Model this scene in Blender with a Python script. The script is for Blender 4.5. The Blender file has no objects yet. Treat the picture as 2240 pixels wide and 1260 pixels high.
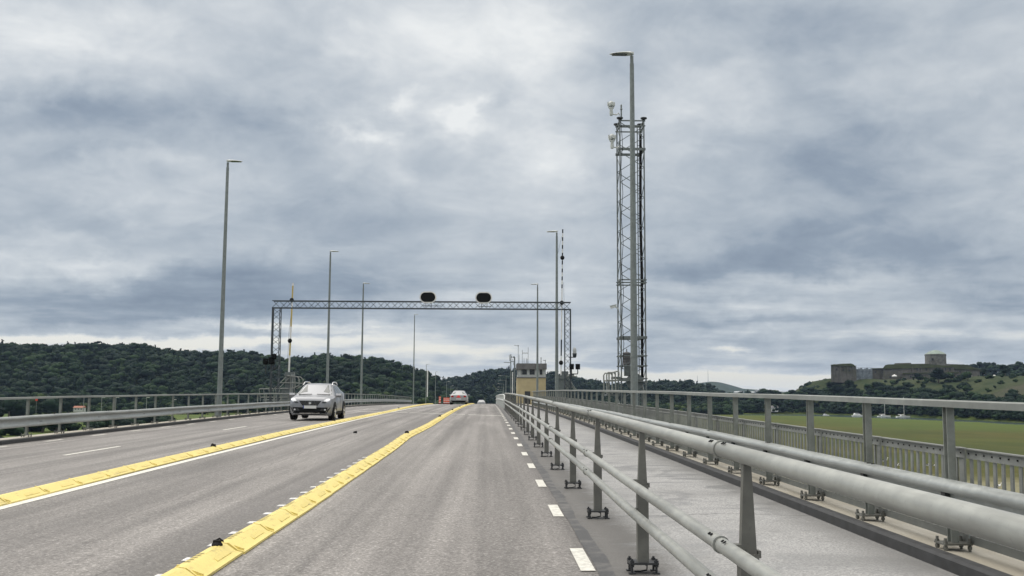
import bpy, bmesh, math, random
import numpy as np
from mathutils import Vector, Matrix
random.seed(7); rng = np.random.default_rng(7)
S = bpy.context.scene
COL = S.collection
R = math.radians
# ------------------------------------------------------------------ camera
F = 2240.0; PITCH = R(6.174); YAW = R(1.325); ROLL = 0.0052; EYE = 1.31
CAMM = Matrix.Rotation(-YAW, 3, 'Z') @ Matrix.Rotation(math.pi/2 + PITCH, 3, 'X') @ Matrix.Rotation(ROLL, 3, 'Z')
cd = bpy.data.cameras.new('camera'); cam = bpy.data.objects.new('camera', cd); COL.objects.link(cam)
cam.location = (0, 0, EYE); cam.rotation_euler = CAMM.to_euler()
cd.sensor_width = 36; cd.lens = 36; cd.clip_start = 0.1; cd.clip_end = 30000
S.camera = cam
def ray(px, py):                       # direction of a point of the 2240 x 1260 view
    return CAMM @ Vector(((px-1120)/F, -(py-630)/F, -1.0))
def at(px, py, Y):                     # world point seen there at road distance Y
    d = ray(px, py); return Vector((0, 0, EYE)) + d*(Y/d.y)
def atr(px, py, r):                    # the same at horizontal range r
    d = ray(px, py); return Vector((0, 0, EYE)) + d*(r/math.hypot(d.x, d.y))
# ------------------------------------------------------------------ exposure, sun, sky
S.view_settings.view_transform = 'Standard'; S.view_settings.look = 'None'
S.view_settings.exposure = 0; S.view_settings.gamma = 1
S.render.engine = 'CYCLES'
SUN_EL, SUN_AZ = R(54), R(-60)
sl = bpy.data.lights.new('sun', 'SUN'); sl.energy = 1.5; sl.angle = R(60); sl.color = (1, .96, .9)
so = bpy.data.objects.new('sun', sl); COL.objects.link(so)
sd = Vector((math.sin(SUN_AZ)*math.cos(SUN_EL), math.cos(SUN_AZ)*math.cos(SUN_EL), math.sin(SUN_EL)))
so.rotation_euler = sd.to_track_quat('Z', 'Y').to_euler(); so.location = (0, 0, 60)
W = bpy.data.worlds.new('World'); S.world = W; W.use_nodes = True
class NT:
    def __init__(s, t): s.t = t; s.n = t.nodes; s.l = t.links
    def new(s, ty, **k):
        n = s.n.new(ty)
        for a, b in k.items(): setattr(n, a, b)
        return n
    def put(s, sock, v):
        if isinstance(v, bpy.types.NodeSocket): s.l.new(v, sock)
        elif v is not None:
            if hasattr(sock.default_value, '__len__') and not hasattr(v, '__len__'): v = (v,)*len(sock.default_value)
            if sock.type == 'RGBA' and len(v) == 3: v = (*v, 1)
            sock.default_value = v
    def m(s, op, a, b=None, c=None, clamp=False):
        n = s.new('ShaderNodeMath', operation=op, use_clamp=clamp)
        for i, v in enumerate((a, b, c)):
            if v is not None: s.put(n.inputs[i], v)
        return n.outputs[0]
    def v(s, op, a, b=None, c=None):
        n = s.new('ShaderNodeVectorMath', operation=op)
        for i, x in enumerate((a, b, c)):
            if x is not None: s.put(n.inputs[i], x)
        return n.outputs['Value'] if op in ('DOT_PRODUCT', 'LENGTH') else n.outputs[0]
    def noise(s, vec, scale, detail=4, rough=.5, dist=0, out=0):
        n = s.new('ShaderNodeTexNoise'); s.put(n.inputs['Vector'], vec)
        n.inputs['Scale'].default_value = scale; n.inputs['Detail'].default_value = detail
        n.inputs['Roughness'].default_value = rough; n.inputs['Distortion'].default_value = dist
        return n.outputs[out]
    def ramp(s, fac, stops, interp='LINEAR'):
        n = s.new('ShaderNodeValToRGB'); s.put(n.inputs[0], fac); r = n.color_ramp; r.interpolation = interp
        while len(r.elements) < len(stops): r.elements.new(.5)
        for e, (p, c) in zip(r.elements, stops):
            e.position = p; e.color = (*c, 1) if hasattr(c, '__len__') else (c, c, c, 1)
        return n.outputs[0]
    def mix(s, f, a, b, mode='MIX'):
        n = s.new('ShaderNodeMix', data_type='RGBA', blend_type=mode)
        s.put(n.inputs[0], f); s.put(n.inputs[6], a); s.put(n.inputs[7], b); return n.outputs[2]
    def mr(s, v, a, b, c=0, d=1, smooth=True):
        n = s.new('ShaderNodeMapRange', interpolation_type='SMOOTHSTEP' if smooth else 'LINEAR')
        s.put(n.inputs[0], v)
        for i, x in zip((1, 2, 3, 4), (a, b, c, d)): n.inputs[i].default_value = x
        return n.outputs[0]
def sky():
    g = NT(W.node_tree); g.n.clear()
    tc = g.new('ShaderNodeTexCoord'); D = tc.outputs['Generated']
    sp = g.new('ShaderNodeSeparateXYZ'); g.put(sp.inputs[0], D)
    x, y, z = sp.outputs
    zc = g.m('MAXIMUM', z, 0.0)
    ay = g.m('MAXIMUM', g.m('ABSOLUTE', y), .06)
    u = g.m('DIVIDE', x, ay); vv = g.m('DIVIDE', zc, ay)
    den = g.m('ADD', zc, .085)
    cq = g.new('ShaderNodeCombineXYZ'); g.put(cq.inputs[0], g.m('DIVIDE', x, den)); g.put(cq.inputs[1], g.m('DIVIDE', y, den))
    q = g.v('ADD', cq.outputs[0], (3.1, 11.7, 0))
    cu = g.new('ShaderNodeCombineXYZ'); g.put(cu.inputs[0], u); g.put(cu.inputs[1], vv)
    uv = cu.outputs[0]
    el_fade = g.mr(vv, .0, .16, .12, 1)
    warp = g.v('MULTIPLY', g.v('SUBTRACT', g.noise(g.v('MULTIPLY', uv, (1, 1.5, 1)), 9, 6, .6, out=1), (.5, .5, .5)), (.16, .10, 0))
    cwf = g.new('ShaderNodeVectorMath', operation='SCALE'); g.put(cwf.inputs[0], warp); g.put(cwf.inputs['Scale'], el_fade)
    uw = g.v('ADD', uv, cwf.outputs[0])
    B = [ # px, py, half-size x, y, strength : banks of thinner and thicker cloud
     (60,60,230,110,.30),(330,70,160,90,.16),(900,60,190,130,.22),(1000,130,280,150,.18),(1150,60,150,120,.22),(1120,330,150,110,.16),
     (815,287,45,28,.34),(1030,268,60,30,.34),(735,80,50,40,.1),(900,215,40,20,.22),(1290,150,120,140,.06),
     (330,362,150,40,.2),(170,420,150,22,.1),(215,575,230,24,.27),(60,520,140,22,.12),(560,380,120,60,.02),
     (120,235,330,55,-.24),(560,265,220,40,-.16),(170,330,200,22,-.10),(40,410,90,40,-.1),(560,620,280,75,-.36),(330,500,220,35,-.14),(250,655,420,32,-.36),(720,480,160,45,-.16),
     (1100,240,50,50,-.14),(860,470,170,60,-.06),(130,692,420,18,-.22),(700,760,200,8,-.05),(900,590,200,40,-.05),(1000,560,160,80,.05),
     (0,741,420,12,.7),(420,750,260,10,.6),(640,741,260,8,.42),(640,714,200,6,.3),(900,765,240,8,.25),(760,725,160,5,.2),(1090,770,200,20,.18),(520,708,120,9,.25),
     (1200,340,90,70,.22),(1560,170,170,40,.14),(1500,230,150,40,.12),(1420,330,130,50,.1),(1760,70,120,70,-.17),(1300,140,110,40,-.1),(1700,330,160,80,-.12),
     (1900,370,180,100,-.28),(1740,560,240,60,-.34),(2080,540,220,60,-.26),(1540,590,140,50,-.18),(1320,560,120,90,.0),(2100,420,120,70,.06),(1500,620,80,20,.14),
     (2120,90,140,110,.08),(2150,250,120,60,-.1),(1960,175,110,60,.05),
     (1800,625,200,16,.12),(2150,660,140,30,-.26),(1560,668,190,14,.2),(1700,705,260,10,-.22),(2100,735,260,10,.14),(1650,740,260,9,-.15),(1590,762,46,6,.42),(1650,790,280,9,-.12),(2050,760,180,12,-.16),
     (1350,700,150,22,.02),(1100,690,170,30,-.10),(1600,826,420,12,.55),(1280,815,120,14,.3),(1700,845,300,22,.35),(2000,800,200,10,.05)]
    acc = g.m('ADD', 0.55, 0.0)
    for px, py, sx, sy, a in B:
        d = ray(px, py); cu_, cv_ = d.x/d.y, d.z/d.y
        dx = ray(px+sx, py); dy = ray(px, py-sy)
        ix = 1/abs(dx.x/dx.y-cu_); iy = 1/abs(dy.z/dy.y-cv_)
        w = g.v('MULTIPLY', g.v('SUBTRACT', uw, (cu_, cv_, 0)), (ix, iy, 0))
        e = g.m('POWER', 2.718, g.m('MULTIPLY', g.v('DOT_PRODUCT', w, w), -1))
        acc = g.m('MULTIPLY_ADD', e, a, acc)
    n1q = g.m('MULTIPLY', g.m('SUBTRACT', g.noise(q, 1.3, 7, .52, .25), .5), g.mr(vv, .08, .18, 1, .05))
    n4 = g.m('MULTIPLY', g.m('SUBTRACT', g.noise(g.v('MULTIPLY', uv, (6, 75, 1)), 1, 5, .6, .3), .5), g.mr(vv, .09, .16, .55, 0)); acc = g.m('ADD', acc, n4)
    def plane(off):
        dn = g.m('ADD', zc, off); cc = g.new('ShaderNodeCombineXYZ'); g.put(cc.inputs[0], g.m('DIVIDE', x, dn)); g.put(cc.inputs[1], g.m('DIVIDE', y, dn)); return cc.outputs[0]
    n1 = g.m('SUBTRACT', g.noise(g.v('ADD', plane(.26), (5, 1, 0)), 3.0, 9, .57, .6), .5)
    n2 = g.m('SUBTRACT', g.noise(g.v('ADD', plane(.30), (9, 4, 0)), 8.0, 9, .62, .5), .5)
    n3 = g.m('MULTIPLY', g.m('SUBTRACT', g.noise(g.v('ADD', plane(.4), (2, 7, 0)), 15, 6, .55, .5), .5), g.mr(vv, .1, .3, .0, .26))
    acc = g.m('ADD', acc, n3)
    acc = g.m('MULTIPLY_ADD', n1q, .6, acc); acc = g.m('MULTIPLY_ADD', n1, .62, acc); acc = g.m('MULTIPLY_ADD', n2, .44, acc)
    c = g.ramp(acc, [(0, (.225, .28, .36)), (.25, (.305, .365, .445)), (.5, (.465, .52, .58)), (.75, (.65, .69, .725)), (1, (.88, .90, .90))])
    # warm light in the clear strip low over the hills
    wz = g.m('MULTIPLY', g.mr(vv, .025, .10, 1, 0), g.mr(acc, .55, 1.0))
    c = g.mix(wz, c, (.88, .855, .76))
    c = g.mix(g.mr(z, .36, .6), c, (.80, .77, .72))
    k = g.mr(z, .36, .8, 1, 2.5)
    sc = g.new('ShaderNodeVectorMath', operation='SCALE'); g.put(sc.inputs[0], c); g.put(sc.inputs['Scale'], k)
    st = g.new('ShaderNodeTexSky', sky_type='NISHITA', sun_disc=False, sun_elevation=SUN_EL, sun_rotation=SUN_AZ)
    b1 = g.new('ShaderNodeBackground'); g.put(b1.inputs[0], st.outputs[0]); b1.inputs[1].default_value = .07
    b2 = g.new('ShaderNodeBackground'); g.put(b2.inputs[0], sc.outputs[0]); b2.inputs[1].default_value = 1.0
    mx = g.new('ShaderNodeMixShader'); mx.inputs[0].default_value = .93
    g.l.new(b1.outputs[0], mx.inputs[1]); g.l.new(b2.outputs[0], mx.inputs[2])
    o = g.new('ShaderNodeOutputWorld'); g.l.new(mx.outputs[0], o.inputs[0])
sky()
W.cycles.sampling_method = 'MANUAL'; W.cycles.sample_map_resolution = 512
# ------------------------------------------------------------------ materials
def mat(name, f):
    m = bpy.data.materials.new(name); m.use_nodes = True; g = NT(m.node_tree); g.n.clear()
    o = g.new('ShaderNodeOutputMaterial'); p = g.new('ShaderNodeBsdfPrincipled'); g.l.new(p.outputs[0], o.inputs[0])
    g.P = p; g.pos = g.new('ShaderNodeNewGeometry').outputs['Position']
    f(g, p); return m
def bump(g, p, h, st=.3, dist=.01):
    b = g.new('ShaderNodeBump'); b.inputs['Strength'].default_value = st; b.inputs['Distance'].default_value = dist
    g.put(b.inputs['Height'], h); g.l.new(b.outputs[0], p.inputs['Normal'])
def plain(name, col, rough=.6, metal=0, var=.12, scale=6, spec=.5, coat=0):
    def f(g, p):
        n = g.noise(g.pos, scale, 5, .6)
        c = g.mix(g.mr(n, .3, .7), tuple(x*(1-var) for x in col), tuple(min(1, x*(1+var)) for x in col))
        g.put(p.inputs['Base Color'], c); g.put(p.inputs['Roughness'], g.mr(n, .2, .8, max(0, rough-.08), min(1, rough+.08)))
        p.inputs['Metallic'].default_value = metal; p.inputs['Specular IOR Level'].default_value = spec
        p.inputs['Coat Weight'].default_value = coat
    return mat(name, f)
def f_asphalt(g, p):
    sp = g.new('ShaderNodeSeparateXYZ'); g.put(sp.inputs[0], g.pos); x, y, z = sp.outputs
    fine = g.noise(g.pos, 40, 4, .8); mid = g.noise(g.pos, 15, 5, .8); big = g.noise(g.v('MULTIPLY', g.pos, (1, .12, 1)), 1.1, 5, .6)
    streak = g.noise(g.v('MULTIPLY', g.pos, (1.6, .015, 0)), 1.6, 3, .55)
    c = g.ramp(fine, [(.30, (.040, .037, .035)), (.43, (.122, .114, .108)), (.56, (.238, .225, .215)), (.68, (.64, .615, .59))])
    c = g.mix(.34, c, g.ramp(mid, [(.32, (.083, .078, .073)), (.68, (.345, .327, .313))]))
    c = g.mix(1, c, g.ramp(streak, [(.34, .66), (.66, 1.2)]), 'MULTIPLY')
    c = g.mix(1, c, g.ramp(big, [(.34, .76), (.66, 1.16)]), 'MULTIPLY')
    # rubber and dirt left darker beside the separators and down the lane middles
    wob = g.m('MULTIPLY', g.m('SUBTRACT', g.noise(g.v('MULTIPLY', g.pos, (0, .16, 0)), 1, 3), .5), .25)
    xx = g.m('ADD', x, wob)
    for cx, w, s in ((-2.42, .26, .5), (-.55, .38, .12), (-3.9, .4, .15), (-6.9, .35, .10), (-9.6, .4, .10), (.72, .2, .28)):
        d = g.m('DIVIDE', g.m('SUBTRACT', xx, cx), w)
        e = g.m('MULTIPLY', g.m('POWER', 2.718, g.m('MULTIPLY', g.m('MULTIPLY', d, d), -1)), s)
        e = g.m('MULTIPLY', e, g.mr(big, .25, .65, .5, 1.2))
        c = g.mix(e, c, (.07, .066, .066))
    # a longitudinal crack
    ck = g.m('ABSOLUTE', g.m('SUBTRACT', g.m('ADD', x, g.m('MULTIPLY', g.m('SUBTRACT', g.noise(g.v('MULTIPLY', g.pos, (0, 1, 0)), 1.2, 5), .5), .3)), -3.62))
    c = g.mix(g.m('MULTIPLY', g.mr(ck, .004, .03, .45, 0), g.mr(y, 4, 16, 0, 1)), c, (.06, .055, .05))
    g.put(p.inputs['Base Color'], c); p.inputs['Roughness'].default_value = .72; p.inputs['Specular IOR Level'].default_value = .4
    bump(g, p, g.m('ADD', fine, mid), .5, .006)
M = {}
M['asphalt'] = mat('asphalt', f_asphalt)
def f_walk(g, p):
    sp = g.new('ShaderNodeSeparateXYZ'); g.put(sp.inputs[0], g.pos); x, y, z = sp.outputs
    fine = g.noise(g.pos, 55, 3, .75); w = g.noise(g.v('MULTIPLY', g.pos, (.8, 1.1, 1)), 1.5, 8, .68, .8); b = g.noise(g.pos, .7, 4, .6)
    c = g.ramp(fine, [(.3, (.15, .15, .15)), (.5, (.27, .27, .27)), (.68, (.50, .50, .495))])
    wet = g.m('MULTIPLY', g.mr(w, .47, .60), g.mr(y, 7, 13, .3, 1))
    c = g.mix(g.m('MULTIPLY', wet, .6), c, (.10, .10, .104))
    c = g.mix(g.mr(b, .35, .7, 0, .4), c, (.17, .168, .165))
    edge = g.mr(g.m('ADD', x, g.m('MULTIPLY', g.m('SUBTRACT', w, .5), .7)), 1.12, 1.5, 1, 0)
    c = g.mix(g.m('MULTIPLY', edge, .85), c, (.095, .09, .084))
    e2 = g.mr(g.m('ADD', x, g.m('MULTIPLY', g.m('SUBTRACT', b, .5), .6)), 2.75, 3.22, 0, .6)
    c = g.mix(e2, c, (.17, .168, .165))
    g.put(p.inputs['Base Color'], c); cr = g.m('ABSOLUTE', g.m('SUBTRACT', g.m('FRACT', g.m('MULTIPLY', g.m('ADD', y, g.m('MULTIPLY', b, .9)), .23)), .5))
    c = g.mix(g.mr(cr, .001, .006, .6, 0), c, (.05, .05, .05)); g.put(p.inputs['Base Color'], c)
    g.put(p.inputs['Roughness'], g.mr(w, .45, .62, .72, .5))
    bump(g, p, fine, .35, .005)
M['walk'] = mat('walkway_mastic', f_walk)
def f_seal(g, p):
    n = g.noise(g.pos, 60, 4, .7); b = g.noise(g.pos, 5, 4)
    g.put(p.inputs['Base Color'], g.mix(g.mr(b, .4, .7), g.ramp(n, [(.3, (.035, .036, .038)), (.75, (.09, .09, .092))]), (.13, .125, .12)))
    p.inputs['Roughness'].default_value = .6
M['seal'] = mat('bitumen_seal', f_seal)
def f_concrete(g, p):
    n = g.noise(g.pos, 40, 4, .7); b = g.noise(g.v('MULTIPLY', g.pos, (2, .4, 2)), 1.5, 6, .65)
    c = g.mix(g.mr(b, .35, .7), (.34, .31, .25), (.45, .43, .38)); c = g.mix(g.mr(n, .3, .7, 0, .35), c, (.24, .22, .18))
    g.put(p.inputs['Base Color'], c); p.inputs['Roughness'].default_value = .85; bump(g, p, n, .3, .004)
M['concrete'] = mat('edge_beam_concrete', f_concrete)
M['kerbdark'] = plain('dark_kerb', (.035, .036, .038), .7, 0, .35, 9)
M['paint'] = plain('road_paint', (.60, .59, .54), .65, 0, .2, 22)
M['paintold'] = plain('old_road_paint', (.55, .55, .55), .7, 0, .35, 25)
def f_galv(base, dirt=.0, rough=.42, metal=.35):
    def f(g, p):
        n = g.noise(g.pos, 9, 6, .65); s = g.noise(g.v('MULTIPLY', g.pos, (3, .35, 3)), 2.2, 6, .6)
        c = g.mix(g.mr(n, .3, .7), tuple(b*.86 for b in base), tuple(b*1.1 for b in base))
        c = g.mix(g.mr(s, .46, .62, 0, .26+dirt), c, tuple(b*.5 for b in base)); c = g.mix(g.mr(g.noise(g.pos, 38, 5, .75), .56, .70, 0, .4), c, tuple(b*.55 for b in base))
        g.put(p.inputs['Base Color'], c); g.put(p.inputs['Roughness'], g.mr(n, .2, .8, rough-.1, rough+.12))
        p.inputs['Metallic'].default_value = metal; bump(g, p, s, .12, .01)
    return f
M['pipe'] = mat('galvanised_pipe', f_galv((.33, .34, .32), .25, .5, .15))
M['galv'] = mat('galvanised_steel', f_galv((.25, .265, .25), .12, .55, .15))
M['beamgalv'] = mat('galvanised_beam', f_galv((.36, .38, .37), .2, .42, .25))
M['post'] = mat('weathered_post_steel', f_galv((.155, .155, .14), .05, .55, .1))
M['postlight'] = mat('pale_post_steel', f_galv((.23, .245, .225), .12, .55, .1))
M['lamp'] = mat('lamp_post_steel', f_galv((.20, .225, .22), .0, .5, .15))
M['lattice'] = mat('lattice_steel', f_galv((.06, .072, .082), .0, .5, .15))
M['mast'] = mat('mast_steel', f_galv((.15, .17, .17), .0, .5, .15))
M['dark'] = plain('dark_steel', (.03, .032, .035), .5, 0, .2)
M['black'] = plain('black_plastic', (.008, .009, .010), .6, 0, .2, 6, .15)
M['rubber'] = plain('rubber', (.014, .014, .015), .8, 0, .12, 6, .2)
M['white'] = plain('white_paint', (.72, .72, .70), .45, 0, .07)
M['offwhite'] = plain('offwhite_casing', (.52, .54, .52), .45, 0, .08)
M['boomyellow'] = plain('boom_yellow', (.50, .38, .12), .5)
M['panel'] = mat('perforated_infill', f_galv((.25, .26, .245), .15, .6, .05))
M['lens'] = plain('lamp_lens', (.05, .055, .06), .2, 0, .1)
def f_yellow(g, p):
    n = g.noise(g.pos, 3, 6, .65); s = g.noise(g.pos, 45, 4, .7); oi = g.new('ShaderNodeObjectInfo').outputs['Random']
    c = g.mix(g.mr(n, .35, .75, 0, .4), (.70, .58, .19), (.55, .45, .16)); c = g.mix(g.mr(s, .52, .72, 0, .45), c, (.30, .24, .09)); c = g.mix(g.mr(g.noise(g.v('MULTIPLY', g.pos, (9, 2.2, 9)), 1.5, 5, .7), .54, .68, 0, .5), c, (.20, .165, .08))
    c = g.mix(g.m('MULTIPLY', oi, .22), c, (.78, .64, .22))
    g.put(p.inputs['Base Color'], c); p.inputs['Roughness'].default_value = .55; bump(g, p, s, .25, .003)
M['yellow'] = mat('yellow_rubber', f_yellow)
M['water'] = mat('river_water', lambda g, p: (g.put(p.inputs['Base Color'], (.055, .085, .08)), setattr(p.inputs['Roughness'], 'default_value', .16),
     bump(g, p, g.noise(g.v('MULTIPLY', g.pos, (1, 1, 0)), .55, 5, .6), .35, .25)))
def f_ground(g, p):
    sp = g.new('ShaderNodeSeparateXYZ'); g.put(sp.inputs[0], g.pos); x, y, z = sp.outputs
    r = g.v('LENGTH', g.v('MULTIPLY', g.pos, (1, 1, 0)))
    a = g.noise(g.v('MULTIPLY', g.pos, (1, 1, .2)), .012, 6, .62, .5); b = g.noise(g.pos, .09, 6, .65); c_ = g.noise(g.pos, .9, 4, .7)
    marsh = g.ramp(a, [(.28, (.062, .056, .016)), (.42, (.092, .074, .026)), (.52, (.068, .062, .022)), (.62, (.080, .082, .025)), (.78, (.082, .072, .024))])
    marsh = g.mix(g.mr(b, .4, .68, 0, .45), marsh, (.095, .085, .03)); marsh = g.mix(g.mr(g.noise(g.v('MULTIPLY', g.pos, (1, .35, 1)), .035, 7, .72, .4), .46, .60, 0, .6), marsh, (.04, .05, .018)); marsh = g.mix(g.mr(c_, .45, .7, 0, .4), marsh, (.035, .045, .015))
    lush = g.mr(g.m('ADD', r, g.m('MULTIPLY', a, 160)), 430, 520); lush = g.m('MULTIPLY', lush, g.mr(x, 60, 260, 0, .8))
    marsh = g.mix(.30, marsh, (.062, .088, .024)); marsh = g.mix(g.m('MULTIPLY', lush, .7), marsh, (.085, .13, .028))
    reed = g.mr(g.m('ADD', r, g.m('MULTIPLY', b, 50)), 158, 190, 1, 0)
    marsh = g.mix(g.m('MULTIPLY', reed, .8), marsh, (.23, .215, .14))
    field = g.mix(g.mr(a, .4, .6), (.055, .085, .024), (.095, .125, .034))
    field = g.mix(g.mr(b, .45, .7, 0, .5), field, (.05, .07, .02))
    lo = g.mix(g.mr(x, -10, 10), field, marsh)
    rock = g.mix(g.mr(b, .35, .65), (.030, .044, .019), (.060, .068, .032)); rock = g.mix(g.mr(a, .5, .65, 0, .8), rock, (.08, .068, .056))
    rock = g.mix(g.mr(c_, .4, .65, 0, .7), rock, (.022, .035, .015))
    forest = g.mix(b, (.02, .03, .012), (.035, .048, .018))
    hi = g.mix(g.mr(g.m('DIVIDE', x, g.m('MAXIMUM', y, 1)), .255, .285), forest, rock)
    col = g.mix(g.mr(z, -7.6, -5.2), lo, hi)
    g.put(p.inputs['Base Color'], col); p.inputs['Roughness'].default_value = .95; p.inputs['Specular IOR Level'].default_value = .1
    bump(g, p, g.m('ADD', c_, b), .6, .6)
M['ground'] = mat('ground_cover', f_ground)
def f_leaf(c0, c1, c2):
    def f(g, p):
        at_ = g.new('ShaderNodeAttribute', attribute_name='tint'); oi = g.new('ShaderNodeObjectInfo').outputs['Random']
        t = g.m('FRACT', g.m('ADD', at_.outputs['Fac'], oi)); n = g.noise(g.pos, .35, 4, .7)
        c = g.ramp(t, [(0, c0), (.5, c1), (1, c2)])
        c = g.mix(g.mr(n, .35, .7, 0, .5), c, tuple(v*.55 for v in c0))
        g.put(p.inputs['Base Color'], c); p.inputs['Roughness'].default_value = .8; p.inputs['Specular IOR Level'].default_value = .12
        p.inputs['Subsurface Weight'].default_value = 0
    return f
M['leaf'] = mat('deciduous_leaves', f_leaf((.008, .021, .011), (.015, .034, .015), (.029, .055, .019)))
M['leafd'] = mat('dark_leaves', f_leaf((.006, .015, .011), (.010, .023, .014), (.017, .033, .016)))
M['leafl'] = mat('bright_leaves', f_leaf((.026, .044, .014), (.04, .064, .018), (.058, .085, .024)))
M['bark'] = plain('bark', (.08, .065, .05), .9, 0, .3)
def f_fort(g, p):
    b = g.new('ShaderNodeTexBrick'); mp = g.new('ShaderNodeCombineXYZ'); sp = g.new('ShaderNodeSeparateXYZ'); g.put(sp.inputs[0], g.pos)
    g.put(mp.inputs[0], g.m('ADD', sp.outputs[0], g.m('MULTIPLY', sp.outputs[1], .6))); g.put(mp.inputs[1], sp.outputs[2])
    g.put(b.inputs['Vector'], mp.outputs[0]); b.inputs['Scale'].default_value = .55
    g.put(b.inputs['Color1'], (.21, .195, .182)); g.put(b.inputs['Color2'], (.145, .138, .132)); g.put(b.inputs['Mortar'], (.05, .05, .042))
    n = g.noise(g.pos, .16, 6, .7); v = g.noise(g.v('MULTIPLY', g.pos, (1, 1, .15)), .5, 4, .7)
    c = g.mix(g.mr(n, .4, .65, 0, .75), b.outputs['Color'], (.085, .09, .055)); c = g.mix(g.mr(v, .45, .7, 0, .5), c, (.05, .048, .042))
    g.put(p.inputs['Base Color'], c); p.inputs['Roughness'].default_value = .95; bump(g, p, n, .5, .4)
M['fort'] = mat('fortress_stone', f_fort)
M['forttower'] = plain('tower_stone', (.13, .13, .12), .95, 0, .35, .5)
M['turf'] = plain('turf_top', (.06, .072, .03), .95, 0, .3, .15)
M['copper'] = plain('verdigris_copper', (.19, .235, .205), .7, 0, .15, .4)
M['scaf'] = plain('scaffold_sheet', (.22, .25, .28), .8, 0, .35, .5)
M['hull'] = plain('white_hull', (.78, .79, .78), .35)
M['wallyellow'] = plain('yellow_render', (.42, .355, .215), .85, 0, .08, 1.5)
M['paneling'] = plain('grey_cladding', (.13, .13, .135), .7, 0, .2, 2)
M['framegrey'] = plain('pale_frame', (.38, .40, .40), .6, 0, .1)
M['glassdark'] = mat('dark_window_glass', lambda g, p: (g.put(p.inputs['Base Color'], (.012, .016, .018)), setattr(p.inputs['Roughness'], 'default_value', .08)))
M['redtile'] = plain('red_roof_tile', (.30, .13, .085), .8)
M['redpaint'] = plain('red_paint', (.55, .06, .035), .5)
M['orange'] = plain('orange_panel', (.72, .10, .03), .5)
M['carpaint'] = mat('silver_car_paint', lambda g, p: (g.put(p.inputs['Base Color'], (.27, .28, .30)), setattr(p.inputs['Metallic'], 'default_value', .5),
     setattr(p.inputs['Roughness'], 'default_value', .42), setattr(p.inputs['Coat Weight'], 'default_value', .25)))
M['carpaint2'] = mat('pale_silver_paint', lambda g, p: (g.put(p.inputs['Base Color'], (.33, .34, .35)), setattr(p.inputs['Metallic'], 'default_value', .3),
     setattr(p.inputs['Roughness'], 'default_value', .4), setattr(p.inputs['Coat Weight'], 'default_value', .25)))
M['carglass'] = mat('car_glass', lambda g, p: (g.put(p.inputs['Base Color'], (.045, .055, .055)), setattr(p.inputs['Roughness'], 'default_value', .08), setattr(p.inputs['IOR'], 'default_value', 1.5), setattr(p.inputs['Coat Weight'], 'default_value', .0),
     setattr(p.inputs['Specular IOR Level'], 'default_value', .5)))
M['headlight'] = mat('headlight_glass', lambda g, p: (g.put(p.inputs['Base Color'], (.75, .77, .8)), setattr(p.inputs['Roughness'], 'default_value', .12), setattr(p.inputs['Metallic'], 'default_value', .5)))
M['chrome'] = mat('bright_trim', lambda g, p: (g.put(p.inputs['Base Color'], (.7, .7, .7)), setattr(p.inputs['Roughness'], 'default_value', .2), setattr(p.inputs['Metallic'], 'default_value', .9)))
M['plate'] = plain('number_plate', (.62, .63, .62), .5, 0, .03)
M['blue'] = plain('plate_blue', (.02, .05, .25), .5)
M['taillight'] = plain('tail_light_red', (.35, .015, .015), .2)
M['triangle'] = plain('slow_vehicle_red', (.85, .09, .08), .5)
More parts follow.
